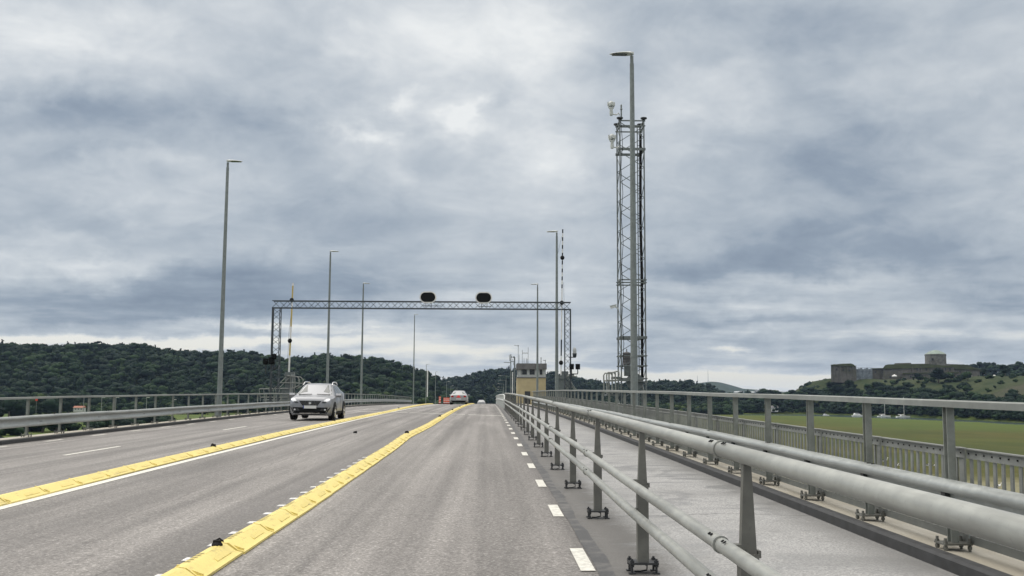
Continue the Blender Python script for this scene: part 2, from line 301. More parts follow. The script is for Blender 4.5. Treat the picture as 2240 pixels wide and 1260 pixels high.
# ------------------------------------------------------------------ mesh builder
ORG = {}
class MB:
    def __init__(s): s.v = []; s.f = []; s.mi = []
    def add(s, vs, fs, mi=0):
        o = len(s.v); s.v += [tuple(v) for v in vs]; s.f += [tuple(i+o for i in f) for f in fs]; s.mi += [mi]*len(fs)
    def box(s, c, d, mi=0, rot=None):
        x, y, z = (k/2 for k in d)
        vs = [Vector((a*x, b*y, e*z)) for a in (-1, 1) for b in (-1, 1) for e in (-1, 1)]
        if rot is not None: vs = [rot @ v for v in vs]
        c = Vector(c); vs = [v+c for v in vs]
        s.add(vs, [(0, 1, 3, 2), (4, 6, 7, 5), (0, 4, 5, 1), (2, 3, 7, 6), (0, 2, 6, 4), (1, 5, 7, 3)], mi)
    def bar(s, p, q, w, h=None, mi=0):          # rectangular bar from p to q
        p = Vector(p); q = Vector(q); d = q-p; L = d.length
        s.box((p+q)/2, (w, h or w, L), mi, d.to_track_quat('Z', 'Y').to_matrix())
    def tube(s, pts, r, n=8, mi=0, caps=True):
        pts = [Vector(p) for p in pts]; rs = r if hasattr(r, '__len__') else [r]*len(pts)
        rings = []
        for i, p in enumerate(pts):
            d = (pts[min(i+1, len(pts)-1)]-pts[max(i-1, 0)]).normalized()
            a = d.orthogonal().normalized() if i == 0 else (a0 - d*a0.dot(d)).normalized()
            a0 = a; b = d.cross(a)
            rings.append([p+(a*math.cos(t)+b*math.sin(t))*rs[i] for t in [2*math.pi*k/n for k in range(n)]])
        vs = [v for rg in rings for v in rg]
        fs = [(i*n+k, i*n+(k+1) % n, (i+1)*n+(k+1) % n, (i+1)*n+k) for i in range(len(pts)-1) for k in range(n)]
        if caps: fs += [tuple(range(n-1, -1, -1)), tuple((len(pts)-1)*n+k for k in range(n))]
        s.add(vs, fs, mi)
    def lathe(s, c, prof, n=16, mi=0, axis='Z', a0=0):
        vs = []
        for r, h in prof:
            for k in range(n):
                t = a0+2*math.pi*k/n; a, b = r*math.cos(t), r*math.sin(t)
                v = {'Z': (a, b, h), 'Y': (a, h, b), 'X': (h, a, b)}[axis]; vs.append((v[0]+c[0], v[1]+c[1], v[2]+c[2]))
        m = len(prof)
        fs = [(i*n+k, i*n+(k+1) % n, (i+1)*n+(k+1) % n, (i+1)*n+k) for i in range(m-1) for k in range(n)]
        fs += [tuple(range(n-1, -1, -1)), tuple((m-1)*n+k for k in range(n))]
        s.add(vs, fs, mi)
    def prism(s, poly, axis, a, b, mi=0):       # poly of 2-D points extruded along an axis from a to b
        def P(p, t): return {'X': (t, p[0], p[1]), 'Y': (p[0], t, p[1]), 'Z': (p[0], p[1], t)}[axis]
        n = len(poly); vs = [P(p, a) for p in poly]+[P(p, b) for p in poly]
        s.add(vs, [tuple(range(n)), tuple(range(2*n-1, n-1, -1))]+[(i, i+n, (i+1) % n+n, (i+1) % n) for i in range(n)], mi)
    def loft(s, rings, mi=0, closed=True, caps=True):
        n = len(rings[0]); vs = [v for r in rings for v in r]; m = n if closed else n-1
        fs = [(i*n+k, i*n+(k+1) % n, (i+1)*n+(k+1) % n, (i+1)*n+k) for i in range(len(rings)-1) for k in range(m)]
        if caps and closed: fs += [tuple(range(n-1, -1, -1)), tuple((len(rings)-1)*n+k for k in range(n))]
        s.add(vs, fs, mi)
    def build(s, name, mats, parent=None, origin=None, smooth=True, ang=38, face=None):
        if isinstance(mats, str): mats = [mats]
        org = ORG[parent] if parent is not None else Vector(origin or (0, 0, 0))
        me = bpy.data.meshes.new(name); me.from_pydata([(v[0]-org[0], v[1]-org[1], v[2]-org[2]) for v in s.v], [], s.f)
        for m in mats: me.materials.append(M[m])
        me.polygons.foreach_set('material_index', s.mi)
        if smooth: me.polygons.foreach_set('use_smooth', [True]*len(s.f))
        bm = bmesh.new(); bm.from_mesh(me); bmesh.ops.recalc_face_normals(bm, faces=bm.faces)
        if face is not None and sum((f.normal.dot(Vector(face)) for f in bm.faces)) < 0: bmesh.ops.reverse_faces(bm, faces=bm.faces)
        bm.to_mesh(me); bm.free()
        if smooth: me.set_sharp_from_angle(angle=R(ang))
        o = bpy.data.objects.new(name, me); COL.objects.link(o); ORG[o] = org
        if parent is not None: o.parent = parent
        else: o.location = org
        return o
def tag(o, label=None, cat=None, group=None, kind=None):
    if label: o['label'] = label
    if cat: o['category'] = cat
    if group: o['group'] = group
    if kind: o['kind'] = kind
    return o
def thing(name, loc, label, cat, group=None):
    o = bpy.data.objects.new(name, None); COL.objects.link(o); o.location = loc; ORG[o] = Vector(loc); o.empty_display_size = .3
    return tag(o, label, cat, group)
def dup(o, loc=None, rot=None, parent=None, label=None, scale=None):
    c = o.copy(); COL.objects.link(c)
    if parent is not None: c.parent = parent
    if loc is not None: c.location = loc
    if rot is not None: c.rotation_euler = rot
    if scale is not None: c.scale = scale
    if label: c['label'] = label
    for ch in o.children: dup(ch, parent=c)
    return c
# ------------------------------------------------------------------ road profile (a long hump over the river)
S0, KC = .01415, 7.0e-5
def zc(Y):
    Y0 = 330.0
    if Y < 0: return S0*Y
    if Y < Y0: return S0*Y-KC*Y*Y
    z0 = S0*Y0-KC*Y0*Y0; sl0 = S0-2*KC*Y0; t = Y-Y0
    return max(-8.2, z0+sl0*t)
def zr(X, Y): return zc(Y) + .0052*X*min(1, 1) + (.007*(X+2) if X < -2 else 0)
YS = [-12, -6, -3, 0, 2, 4]+[6+3*i for i in range(40)]+[126+8*i for i in range(32)]
def strip(mb, x0, x1, ys, dz=0, mi=0, nx=1):
    vs = []; n = nx+1
    for y in ys:
        for i in range(n):
            x = x0+(x1-x0)*i/nx; vs.append((x, y, zr(x, y)+dz))
    mb.add(vs, [(j*n+i, j*n+i+1, (j+1)*n+i+1, (j+1)*n+i) for j in range(len(ys)-1) for i in range(nx)], mi)
# road surface, deck body, seal, walkway, edge beams
m = MB(); strip(m, -11.3, .84, YS, 0, 0, 12); road = tag(m.build('road', 'asphalt', origin=(0, 0, 0)), kind='structure')
m = MB()
prof = [(-11.95, -.03), (-11.95, -1.2), (-8, -1.9), (0, -2.1), (2.6, -1.9), (3.92, -1.2), (3.92, -.03)]
m.loft([[(x, y, zr(x, y)+dz) for x, dz in prof] for y in YS if y < 345]); tag(m.build('bridge_deck', 'concrete'), kind='structure')
def wav(y, s=1.0): return .5*math.sin(y*1.7*s)+.3*math.sin(y*4.1*s+1)+.2*math.sin(y*9.3*s+2)
ysf = [-12+.35*i for i in range(400)]
def ribbon(mb, fx0, fx1, ys, dz, mi=0):
    vs = []
    for y in ys:
        for x in (fx0(y), fx1(y)): vs.append((x, y, zr(x, y)+dz))
    mb.add(vs, [(2*j, 2*j+1, 2*j+3, 2*j+2) for j in range(len(ys)-1)], mi)
m = MB(); ribbon(m, lambda y: .785+.008*wav(y*2), lambda y: .895+.028*wav(y), ysf, .006); tag(m.build('seal_strip', 'seal'), kind='structure')
m = MB(); strip(m, .84, 3.26, YS, .003, 0, 4); tag(m.build('walkway', 'walk'), kind='structure')
def extr(mb, prof, ys, mi=0):
    mb.loft([[(x, y, zr(x, y)+dz) for x, dz in prof] for y in ys], mi)
ysb = [y for y in YS if y < 130]
m = MB(); extr(m, [(3.25, -.1), (3.245, .085), (3.265, .105), (3.33, .108), (3.335, -.1)], ysb); extr(m, [(3.335, -.1), (3.335, .10), (3.60, .085), (3.84, .07), (3.84, -.1)], ysb, 1)
tag(m.build('kerb', ['kerbdark', 'concrete']), kind='structure')
m = MB(); extr(m, [(-11.3, -.1), (-11.3, .085), (-11.33, .10), (-11.42, .10), (-11.42, -.1)], YS); extr(m, [(-11.42, -.1), (-11.42, .095), (-11.95, .095), (-11.95, -.1)], YS, 1)
tag(m.build('kerb', ['kerbdark', 'concrete']), kind='structure')
# painted markings (parts of the road)
def mark(name, x, y0, y1, w, matn='paint', dz=.004):
    m = MB(); n = max(2, int((y1-y0)/2)+1); strip(m, x-w/2, x+w/2, [y0+(y1-y0)*i/(n-1) for i in range(n)], dz); return m
m = MB()
for i in range(-3, 42):
    y = 7.36+3.0*i; strip(m, .665, .77, [y, y+1.0], .0065)
tag(m.build('edge_dashes', 'paint', parent=None), kind='structure')
m = MB()
for i in range(-2, 34):
    y = 23.0+3*i; strip(m, -10.98, -10.85, [y-.2, y+.85], .005)
for i in range(-1, 10):
    y = 20.3+12*i; strip(m, -8.25, -8.15, [y, y+3], .005)
tag(m.build('lane_dashes', 'paint'), kind='structure')
def lerp_tab(tab, y):
    xs = [a for a, b in tab]; return float(np.interp(y, xs, [b for a, b in tab]))
def sepR(y): return lerp_tab([(5, -2.05), (9, -2.0), (13.6, -1.985), (20, -2.0), (23.5, -2.03), (26, -2.09), (27.5, -2.07), (29.3, -2.01), (34.6, -1.95), (45, -1.96), (62, -1.96), (100, -1.88), (140, -1.85)], y)
def sepL(y): return lerp_tab([(8, -5.46), (11.5, -5.47), (16.5, -5.56), (29, -5.65), (45, -5.56), (56.5, -5.5), (78, -5.9), (100, -6.4), (130, -7.1), (150, -7.6)], y)
def whiteL(y): return lerp_tab([(8, -5.25), (20, -5.31), (40, -5.34), (60, -5.36), (150, -5.4)], y)
m = MB(); ribbon(m, lambda y: whiteL(y)-.08, lambda y: whiteL(y)+.075, [6+1.0*i for i in range(130)], .0045); tag(m.build('centre_line', 'paint'), kind='structure')
m = MB()
y = 7.17
while y < 19:
    strip(m, -2.275, -2.12, [y, y+.15], .0045)
    y += .69 if random.random() < .85 else 1.38
tag(m.build('rumble_marks', 'paintold'), kind='structure')
m = MB()
for a, b, t in ((-7.9, -4.3, .0), (-4.2, -1.1, .0), (-.95, .75, .0)):
    ys = []
    vs = []
    for x in np.linspace(a, b, 6):
        yy = 47.3-(x-.75)*1.62; vs += [(x, yy, zr(x, yy)+.006), (x, yy+.42, zr(x, yy+.42)+.006)]
    m.add(vs, [(2*i, 2*i+2, 2*i+3, 2*i+1) for i in range(5)])
tag(m.build('stop_line', 'paint'), kind='structure')
# ------------------------------------------------------------------ yellow separators
def module(L=1.08):
    m = MB()
    pr = [(-.15, 0), (-.15, .012), (-.105, .03), (-.065, .082), (-.03, .088), (.015, .082), (.085, .030), (.14, .018), (.14, 0)]
    gap = .011
    m.loft([[(x, gap, z) for x, z in pr], [(x, gap+.012, z+.003) for x, z in pr], [(x, L-.03, z+.003) for x, z in pr], [(x, L-.012, z-.008 if z > .03 else z) for x, z in pr], [(x, L-gap, z-.012 if z > .03 else z) for x, z in pr]])
    # raised cover plate and end hook
    m.add([(-.005, .55, .087), (.085, .55, .034), (.085, .93, .034), (-.005, .93, .087), (-.005, .55, .092), (.085, .55, .039), (.085, .93, .039), (-.005, .93, .092)],
          [(0, 1, 2, 3), (7, 6, 5, 4), (0, 4, 5, 1), (1, 5, 6, 2), (2, 6, 7, 3), (3, 7, 4, 0)])
    m.bar((-.06, .045, .088), (.12, .045, .028), .022, .022)
    return m
t0 = thing('lane_separator_block', (0, 0, 0), 'yellow rubber block bolted down in the row beside the right hand lane', 'lane separator', 'yellow separator blocks beside the near lane')
tb0 = module().build('block', 'yellow', t0)
mm = MB()
for k in range(5):
    y = .16+.085*k; mm.add([(-.058, y, .0935), (-.012, y+.035, .0950), (-.012, y+.055, .0950), (-.058, y+.02, .0935)], [(0, 1, 2, 3)])
tmk = mm.build('black_marks', 'black', t0)
t1 = thing('lane_separator_block', (0, 0, 0), 'yellow rubber block in the row left of centre beside the solid white line', 'lane separator', 'yellow separator blocks beside the white line')
b1 = bpy.data.objects.new('block', tb0.data); COL.objects.link(b1); b1.parent = t1
ORD = 'first second third fourth fifth sixth seventh eighth ninth tenth eleventh twelfth thirteenth fourteenth fifteenth sixteenth'.split()
def lay(first, fx, y0, y1, row, n0, L=1.08):
    y = y0; n = 0; base = first['label']
    while y < y1:
        a = fx(y); b = fx(y+L); z0, z1 = zr(a, y), zr(b, y+L)
        rot = (math.atan2(z1-z0, L), 0, -math.atan2(b-a, L)+random.uniform(-.008, .008)); loc = (a+random.uniform(-.006, .006), y, z0+.001)
        if n == 0: o = first; first.location = loc; first.rotation_euler = rot
        else: o = dup(first, loc, rot)
        if n-n0 in range(len(ORD)): o['label'] = ORD[n-n0]+' yellow rubber block counted from the bottom end of the '+row
        else: o['label'] = base
        n += 1; y += L
lay(t0, sepR, 6.0, 136, 'row beside the near lane', 0); lay(t1, sepL, 10.7, 136, 'left row', 0)
# rubber feet of missing marker posts on the separators, one loose on the road
fm = MB(); fm.lathe((0, 0, 0), [(.085, 0), (.085, .02), (.06, .045), (.045, .05)], 10); fm.box((.0, .0, .055), (.11, .09, .03)); fm.tube([(-.05, -.02, .05), (.02, .05, .085), (.09, .02, .05)], .012, 6)
foot = tag(fm.build('marker_post_foot', 'rubber'), 'broken black rubber foot on the yellow row, nearest the camera', 'post foot', 'rubber feet left on the separators')
feet = [(sepR(8.02)-.04, 8.02, .088, None), (sepL(21.4)-.03, 21.4, .088, 'black rubber foot on the left yellow row, the one nearest the camera'),
        (sepL(38)-.03, 38, .088, 'black rubber foot on the left yellow row below the silver crossover'), (sepR(27.0)-.02, 27, .088, 'black rubber foot where the near yellow row kinks sideways'),
        (sepR(43)-.03, 43, .088, 'black rubber foot on the near yellow row just before the white stop line'), (sepR(58)-.02, 58, .088, 'black rubber foot on the near yellow row beyond the stop line'),
        (sepR(73)-.02, 73, .088, 'black rubber foot on the near yellow row, behind the silver sedan'), (sepR(92), 92, .088, 'farthest black rubber foot on the near yellow row at the crest'),
        (sepL(66), 66, .088, 'farthest black rubber foot on the left yellow row'), (-3.72, 29.2, .005, 'loose black rubber foot lying on bare asphalt between the yellow rows')]
for i, (x, y, h, lb) in enumerate(feet):
    if i == 0: foot.location = (x, y, zr(x, y)+h); foot.scale = (.5, .5, .6)
    else: dup(foot, (x, y, zr(x, y)+h), (0, 0, i*1.3), label=lb, scale=(.7, .7, .7))
# ------------------------------------------------------------------ pipe barrier between lane and walkway
pb = thing('pipe_barrier', (1.08, 4, zr(1.08, 4)), 'three-rail galvanised pipe barrier between the traffic lane and the walkway', 'barrier')
ysp = [1.2+.75*i for i in range(86)]
def pipe(X, H, r, name, ys, amp=.006, n=14):
    m = MB(); ph = random.random()*6
    m.tube([(X+amp*math.sin(y*.9+ph), y, zr(X, y)+H+amp*math.sin(y*.55+ph*2)) for y in ys], r, n)
    for y in np.arange(ys[0]+2.2+ph*.3, ys[-1], 6.0):      # joint sleeves and slotted bolt holes
        m.tube([(X, y-.012, zr(X, y)+H), (X, y+.012, zr(X, y)+H)], r*1.05+amp, n)
        if y < 40:
            for dy in (-.19, -.15, .07, .11):
                m.box((X-r*.52, y+dy+.04, zr(X, y)+H+r*.86+amp*.4), (r*.42, .016, .004), 1, Matrix.Rotation(-.55, 3, 'Y'))
    return m.build(name, ['pipe', 'black'], pb)
pipe(1.085, 1.012, .0355, 'top_rail', ysp, .003, 20); pipe(1.015, .619, .033, 'middle_rail', ysp, .004); pipe(1.015, .429, .033, 'lower_rail', ysp, .004)
def pipe_post():
    m = MB()
    def fr(z, w, d): return [(-w/2, -d/2, z), (w/2, -d/2, z), (w/2, d/2, z), (-w/2, d/2, z)]
    m.loft([fr(.60, .066, .045), fr(.975, .032, .04)]); m.loft([fr(.075, .078, .07), fr(.60, .078, .07)])
    m.box((.044, 0, .60), (.012, .05, .03)); m.box((-.035, 0, .63), (.05, .05, .02)); m.box((-.05, 0, .43), (.03, .05, .02))
    return m
def foot_plate():
    m = MB(); m.box((0, 0, .068), (.20, .17, .014))
    for a in (-.085, .085):
        for b in (-.065, .065):
            m.tube([(a, b, 0), (a, b, .10)], .0085, 6); m.lathe((a, b, .076), [(.016, 0), (.016, .013)], 6); m.lathe((a, b, .045), [(.016, 0), (.016, .012)], 6)
            m.box((a, b, .004), (.045, .045, .008))
    m.tube([(0, 0, .06), (.03, 0, .045), (.028, 0, .015), (-.02, 0, .006), (-.06, 0, .006)], .006, 6)
    return m
p0 = pipe_post().build('post', 'post'); p0.location = (0, 0, 0)
f0 = foot_plate().build('base_plate', 'dark'); f0.parent = p0
pp = []
for i in range(21):
    y = 4.36+2.95*i; x = 1.095; loc = Vector((x, y, zr(x, y)+.004))-ORG[pb]
    if i == 0: p0.parent = pb; p0.location = loc
    else: dup(p0, loc, parent=pb)
# the lifting span's own barrier beyond the joint
bs = thing('lifting_span_barrier', (1.0, 66, zr(1, 66)), 'cream curved barrier of the lifting span at the far end of the pipe rails', 'barrier')
m = MB(); ys = [65.5+2*i for i in range(34)]
m.tube([(1.08, ys[0], zr(1, ys[0])+.5), (1.08, ys[0]+.3, zr(1, ys[0])+.86)]+[(1.05, y, zr(1, y)+.93) for y in ys[1:]], .05, 8)
m.tube([(1.05, y, zr(1, y)+.55) for y in ys], .04, 8); m.build('rail', 'offwhite', bs)
pm = MB(); pm.box((0, 0, .45), (.1, .12, .9)); sp0 = pm.build('post', 'offwhite')
for i in range(22):
    y = 66+3*i; loc = Vector((1.1, y, zr(1.1, y)))-ORG[bs]
    if i == 0: sp0.parent = bs; sp0.location = loc
    else: dup(sp0, loc, parent=bs)
# ------------------------------------------------------------------ parapets with box-beam guardrail
def beam_profile(side):
    rc = -.03 if side > 0 else .012       # x towards the road is negative*side
    pts = [(-.04, .355), (.03, .352), (.044, .365), (.046, .40), (.03, .435), (rc, .45), (rc, .53), (.03, .537), (.062, .552), (.078, .577), (.072, .602), (.05, .62), (.02, .628), (-.04, .628)]
    dz = -.015 if side > 0 else .0
    return [(-side*a, b+dz) for a, b in pts]
def parapet(name, X, side, y0, y1, ds, label, post_mat, xtop=0):
    t = thing(name, (X, y0, zr(X, y0)), label, 'railing')
    ys = [y0+1.5*i for i in range(int((y1-y0)/1.5)+1)]
    m = MB(); h = [(-.045, 1.145), (-.045, 1.19), (-.035, 1.198), (.035, 1.198), (.045, 1.19), (.045, 1.145)]
    if side < 0: h = [(a, b-.10) for a, b in h]
    m.loft([[(X+a, y, zr(X, y)+b+.004*math.sin(y*.7)) for a, b in h] for y in ys]); m.build('handrail', 'galv', t)
    m = MB(); bp = beam_profile(side)
    xo = X-side*.055
    m.loft([[(xo+a, y, zr(X, y)+b+.006*math.sin(y*.5)) for a, b in bp] for y in ys])
    yb = y0+1.0
    while yb < min(y1, 60):
        for dy in (-.05, .05):
            m.box((xo-side*.014, yb+dy, zr(X, yb)+.465+(-.015 if side > 0 else 0)), (.010, .02, .02), 1)
            m.box((xo-side*.04, yb+dy+.7, zr(X, yb)+.646+(-.015 if side > 0 else 0)), (.03, .014, .006), 1)
        yb += ds*2
    m.build('guard_beam', ['beamgalv', 'black'], t, ang=70)
    pm = MB(); hp = 1.145 if side > 0 else 1.045
    for a in (-.032, .032): pm.box((0, a, (hp+.15)/2), (.058, .008, hp-.15))
    pm.box((.0, 0, (hp+.15)/2), (.012, .056, hp-.15))
    p = pm.build('post', post_mat)
    fm = MB(); fm.box((0, 0, .142), (.21, .18, .014))
    for a in (-.09, .09):
        for b in (-.07, .07): fm.tube([(a, b, .085), (a, b, .185)], .011, 6); fm.lathe((a, b, .149), [(.017, 0), (.017, .014)], 6); fm.lathe((a, b, .105), [(.018, 0), (.018, .022)], 6)
    fo = fm.build('base_plate', 'post'); fo.parent = p
    bm_ = MB(); bm_.box((-side*.035, 0, .47), (.06, .07, .10)); bo = bm_.build('bracket', 'dark'); bo.parent = p
    n = int((y1-y0)/ds)
    for i in range(n):
        y = y0+.35+ds*i; loc = Vector((X, y, zr(X, y)))-ORG[t]
        if i == 0: p.parent = t; p.location = loc
        else: dup(p, loc, parent=t)
    return t
DSR = 1.66
RX = 3.46
rr = parapet('bridge_railing', RX, 1, 4.0, 80, DSR, 'grey steel parapet on the right of the walkway with slatted infill and handrail', 'postlight')
rl = parapet('bridge_railing', -11.62, -1, 10.0, 158, 2.0, 'open grey steel parapet along the left edge of the bridge', 'postlight')
# slatted infill bays outside the right railing
im = MB(); L = DSR
im.box((.028, L/2, .80), (.012, L-.03, .075)); im.box((.02, L/2, .835), (.05, L-.03, .008)); im.box((.028, L/2, .17), (.012, L-.03, .06))
k = .07
while k < L-.05:
    im.box((.04, k, .47), (.012, .038, .66)); im.box((.019, k, .80), (.006, .012, .012), 1); k += .118
im.box((.05, .11, .49), (.01, .10, .70)); 
inf = im.build('slatted_panel', ['panel', 'black'])
for i in range(46):
    y = 4.35+DSR*i; x = RX+.09; loc = Vector((x, y, zr(x, y)))-ORG[rr]; rot = (math.atan2(zr(x, y+L)-zr(x, y), L), 0, 0)
    if i == 0: inf.parent = rr; inf.location = loc; inf.rotation_euler = rot
    else: dup(inf, loc, rot, parent=rr)

# ------------------------------------------------------------------ street lamps
def lamp_parts(H, side, t, far=False, arm=0.0):      # side +1: head reaches to +X
    m = MB(); X, Y, Z = ORG[t]
    m.tube([(X, Y, Z), (X, Y, Z+1.3), (X, Y, Z+H-.28)], [.112, .105, .062], 12 if not far else 6)
    if not far:
        m.box((X, Y, Z+.01), (.34, .34, .03)); m.tube([(X, Y, Z+2.05), (X, Y, Z+2.10)], .112, 12)
    m.build('pole', 'lamp', t)
    m = MB(); m.tube([(X, Y, Z+H-.34), (X, Y, Z+H-.05)], .05, 8)
    if arm: m.tube([(X, Y, Z+H-.1), (X+side*arm, Y, Z+H)], .04, 6)
    m.build('bracket', 'lamp', t)
    m = MB(); rings = []
    n = 14 if not far else 8
    for k in range(n+1):                            # flat tear-drop head
        u = k/n; w = .19*math.sin(math.pi*min(1, u*1.02))**.6*(1-.25*u)+.012; th = .05*(1-u)**.8+.012
        x = X+side*(arm-.06+.72*u); zt = Z+H+.02-.02*u
        rings.append([(x, Y-w, zt), (x, Y-w*.6, zt+th*.8), (x, Y+w*.6, zt+th*.8), (x, Y+w, zt), (x, Y+w*.7, zt-th*.5), (x, Y-w*.7, zt-th*.5)])
    m.loft(rings); m.build('lamp_head', 'offwhite', t)
    if not far:
        m = MB(); m.box((X+side*.36, Y, Z+H-.012), (.44, .22, .012)); m.build('lens', 'lens', t)
def lamp(X, Y, H, side, label, group, arm=0.0, far=False):
    t = thing('street_lamp', (X, Y, zr(X, Y)+.07), label, 'street lamp', group); lamp_parts(H, side, t, far, arm); return t
def LH(px, py, Y):
    p = at(px, py, Y); return p.x, Y, p.z-(zr(p.x, Y)+.07)
GL, GR = 'street lamps on the left edge of the bridge', 'street lamps on the right edge of the bridge'
for X, Y, H, lb in ((*LH(498.5, 353, 45.2), 'tall grey street lamp nearest the camera on the left edge, in front of the hill'), (*LH(723, 550, 75.6), 'second street lamp on the left edge, rising just right of the oncoming crossover'),
                    (*LH(795, 620, 95.8), 'third street lamp on the left edge, between the gantry leg and the lane signals'), (*LH(907, 688, 162), 'thin street lamp under the gantry beam near the crest on the left edge')):
    lamp(X, Y, H, 1, lb, GL)
for X, Y, H, lb in ((*LH(1382, 119, 29.2), 'tall grey street lamp nearest the camera on the right, in front of the lattice mast'), (*LH(1218, 507, 61.6), 'second street lamp on the right, beside the striped raised boom'),
                    (*LH(1176, 622, 91), 'third street lamp on the right, in front of the yellow control tower')):
    lamp(X, Y, H, -1, lb, GR)
for X, Y, H, lb in ((-15.2, 254, 10.7, 'distant street lamp past the crest, tallest of the far left row'), (-14.7, 290, 10.7, 'distant street lamp past the crest, second of the far left row'), (-14, 350, 10.7, 'distant street lamp above the silver sedan, third of the far left row'),
                    (-13.7, 383, 10.7, 'distant street lamp above the silver sedan, fourth of the far left row'), (-13, 412, 10.7, 'farthest street lamp of the left row, low above the silver sedan')):
    lamp(X, Y, H, 1, lb, 'street lamps beyond the crest', .5, True)
for k, (X, Y) in enumerate(((5.6, 313), (6, 342), (5.7, 367), (6, 395), (6.1, 417), (6.2, 440))):
    lamp(X, Y, 10.7, -1, ['nearest', 'second', 'third', 'fourth', 'fifth', 'farthest'][k]+' long-armed street lamp of the far row left of the control tower', 'long-armed street lamps beyond the crest', 1.7, True)
# ------------------------------------------------------------------ lattice work
def lattice(m, p, q, w, d, step, chord, brace, up=Vector((0, 0, 1)), faces=(0, 1, 2, 3), xb=False, w1=None):
    p, q = Vector(p), Vector(q); ax = (q-p); L = ax.length; ax.normalize()
    e1 = Vector((1, 0, 0)) if abs(ax.x) < .5 else Vector((0, 0, 1)); e1 = (e1-ax*e1.dot(ax)).normalized(); e2 = ax.cross(e1)
    def C(k, t):
        s1, s2 = ((-1, -1), (1, -1), (1, 1), (-1, 1))[k]; return p+ax*t+e1*s1*w/2+e2*s2*d/2
    for k in range(4): m.bar(C(k, 0), C(k, L), chord)
    n = max(1, round(L/step))
    for fk in faces:
        a, b = fk, (fk+1) % 4
        for i in range(n):
            t0_, t1_ = L*i/n, L*(i+1)/n
            if xb: m.bar(C(a, t0_), C(b, t1_), brace); m.bar(C(b, t0_), C(a, t1_), brace)
            elif i % 2: m.bar(C(a, t0_), C(b, t1_), brace)
            else: m.bar(C(b, t0_), C(a, t1_), brace)
    return C
GY = 59.6
zg = zr(-12, GY)
gt = thing('signal_gantry', (-12.35, GY, zr(-12.3, GY)), 'lattice steel gantry spanning the whole road and carrying two lane signals', 'gantry')
tz0 = at(600, 674, GY).z; tz1 = at(600, 658, GY).z; rz0 = at(1246, 677, GY).z; rz1 = at(1246, 662, GY).z
xl = at(597, 665, GY).x; xr = at(1248, 665, GY).x
m = MB(); lattice(m, (xl, GY, (tz0+tz1)/2), (xr, GY, (rz0+rz1)/2), tz1-tz0-.02, .42, .40, .048, .024); m.build('truss_beam', 'lattice', gt)
m = MB(); lattice(m, (xl+.24, GY, zr(-12, GY)-.9), (xl+.24, GY, tz0), .44, .42, .36, .042, .022); m.bar((xl+.02, GY-.1, zr(-12, GY)-.5), (xl+.02, GY-.1, tz0), .07); m.build('leg', 'lattice', gt)
m = MB(); lattice(m, (xr-.17, GY, zr(4.6, GY)-.9), (xr-.17, GY, rz0), .34, .38, .36, .042, .022); m.bar((xr-.02, GY, zr(4, GY)+.5), (xr-.02, GY, rz0), .05); m.build('leg', 'lattice', gt)
def oval(cx, cz, Y, w, h, n=24):
    r = h/2; o = []
    for k in range(n):
        t = 2*math.pi*k/n; o.append((cx+(w/2-r)*(1 if math.cos(t) > 0 else -1)+r*math.cos(t), cz+r*math.sin(t)))
    return o
def signal(px, py, label):
    c = at(px, py, GY-.35); t = thing('lane_signal', (c.x, GY-.35, c.z-.33), label, 'lane signal', 'oval lane signals on the gantry')
    m = MB(); m.prism(oval(c.x, c.z, GY, .98, .68), 'Y', GY-.35, GY-.22); m.build('casing', 'white', t)
    m = MB(); m.prism(oval(c.x, c.z, GY, .85, .55), 'Y', GY-.362, GY-.352); m.build('face', 'black', t)
    m = MB()
    for dx in (-.12, .2): m.bar((c.x+dx, GY-.25, c.z-.3), (c.x+dx, GY-.25, c.z-.58), .035)
    m.bar((c.x-.3, GY-.25, c.z-.50), (c.x+.75 if px < 1000 else c.x+.45, GY-.25, c.z-.50), .03); m.build('bracket', 'dark', t)
signal(936, 650, 'black oval lane signal with pale rim, the left one on the gantry beam'); signal(1058, 651, 'black oval lane signal with pale rim, the right one on the gantry beam')
def traffic_heads(pts, Y, label, side):
    c = [at(a, b, Y) for a, b, w, h in pts]; sc = Y/F
    t = thing('warning_signal', (c[0].x, Y, c[0].z-.6), label, 'signal', 'warning signals on the gantry legs')
    for p, (a, b, w, h) in zip(c, pts):
        m = MB(); W_, H_ = w*sc, h*sc; m.prism([(p.x-W_/2, p.z-H_/2), (p.x+W_/2, p.z-H_/2), (p.x+W_/2, p.z+H_/2), (p.x-W_/2, p.z+H_/2)], 'Y', Y, Y+.04)
        m.tube([(p.x, Y-.16, p.z), (p.x, Y+.2, p.z)], W_*.33, 12); m.build('signal_head', 'black', t)
    m = MB(); z = min(p.z for p in c)-.42
    for p in c: m.tube([(p.x, Y+.06, p.z-.1), (p.x, Y+.06, z+.05), (p.x-side*.05, Y+.06, z)], .03, 6)
    m.tube([(c[0].x-(.0 if side > 0 else -.6), Y+.06, z), (c[-1].x, Y+.06, z)], .03, 6); m.tube([(c[0].x, Y+.06, z-.25), (c[0].x, Y+.06, z+.05)], .03, 6); m.build('bracket', 'dark', t)
traffic_heads([(1250.5, 802, 10, 12), (1264, 802, 10, 12)], GY-.3, 'pair of square black warning signals on the right gantry leg', 1)
traffic_heads([(581, 791, 11, 13), (594, 789, 13, 15), (599, 780, 11, 12)], GY-.3, 'cluster of black warning signals on the left gantry leg', -1)
c = at(1257, 775, GY-.2); t = thing('warning_beacon', (c.x, GY-.2, c.z-.25), 'glass-topped grey beacon on a bracket above the right warning signals', 'beacon')
m = MB(); m.lathe((c.x, GY-.2, c.z-.2), [(.05, 0), (.1, .05), (.12, .2), (.14, .22), (.12, .26)], 10); m.tube([(c.x-.35, GY-.2, c.z-.17), (c.x, GY-.2, c.z-.17)], .03, 6); m.build('base', 'lattice', t)
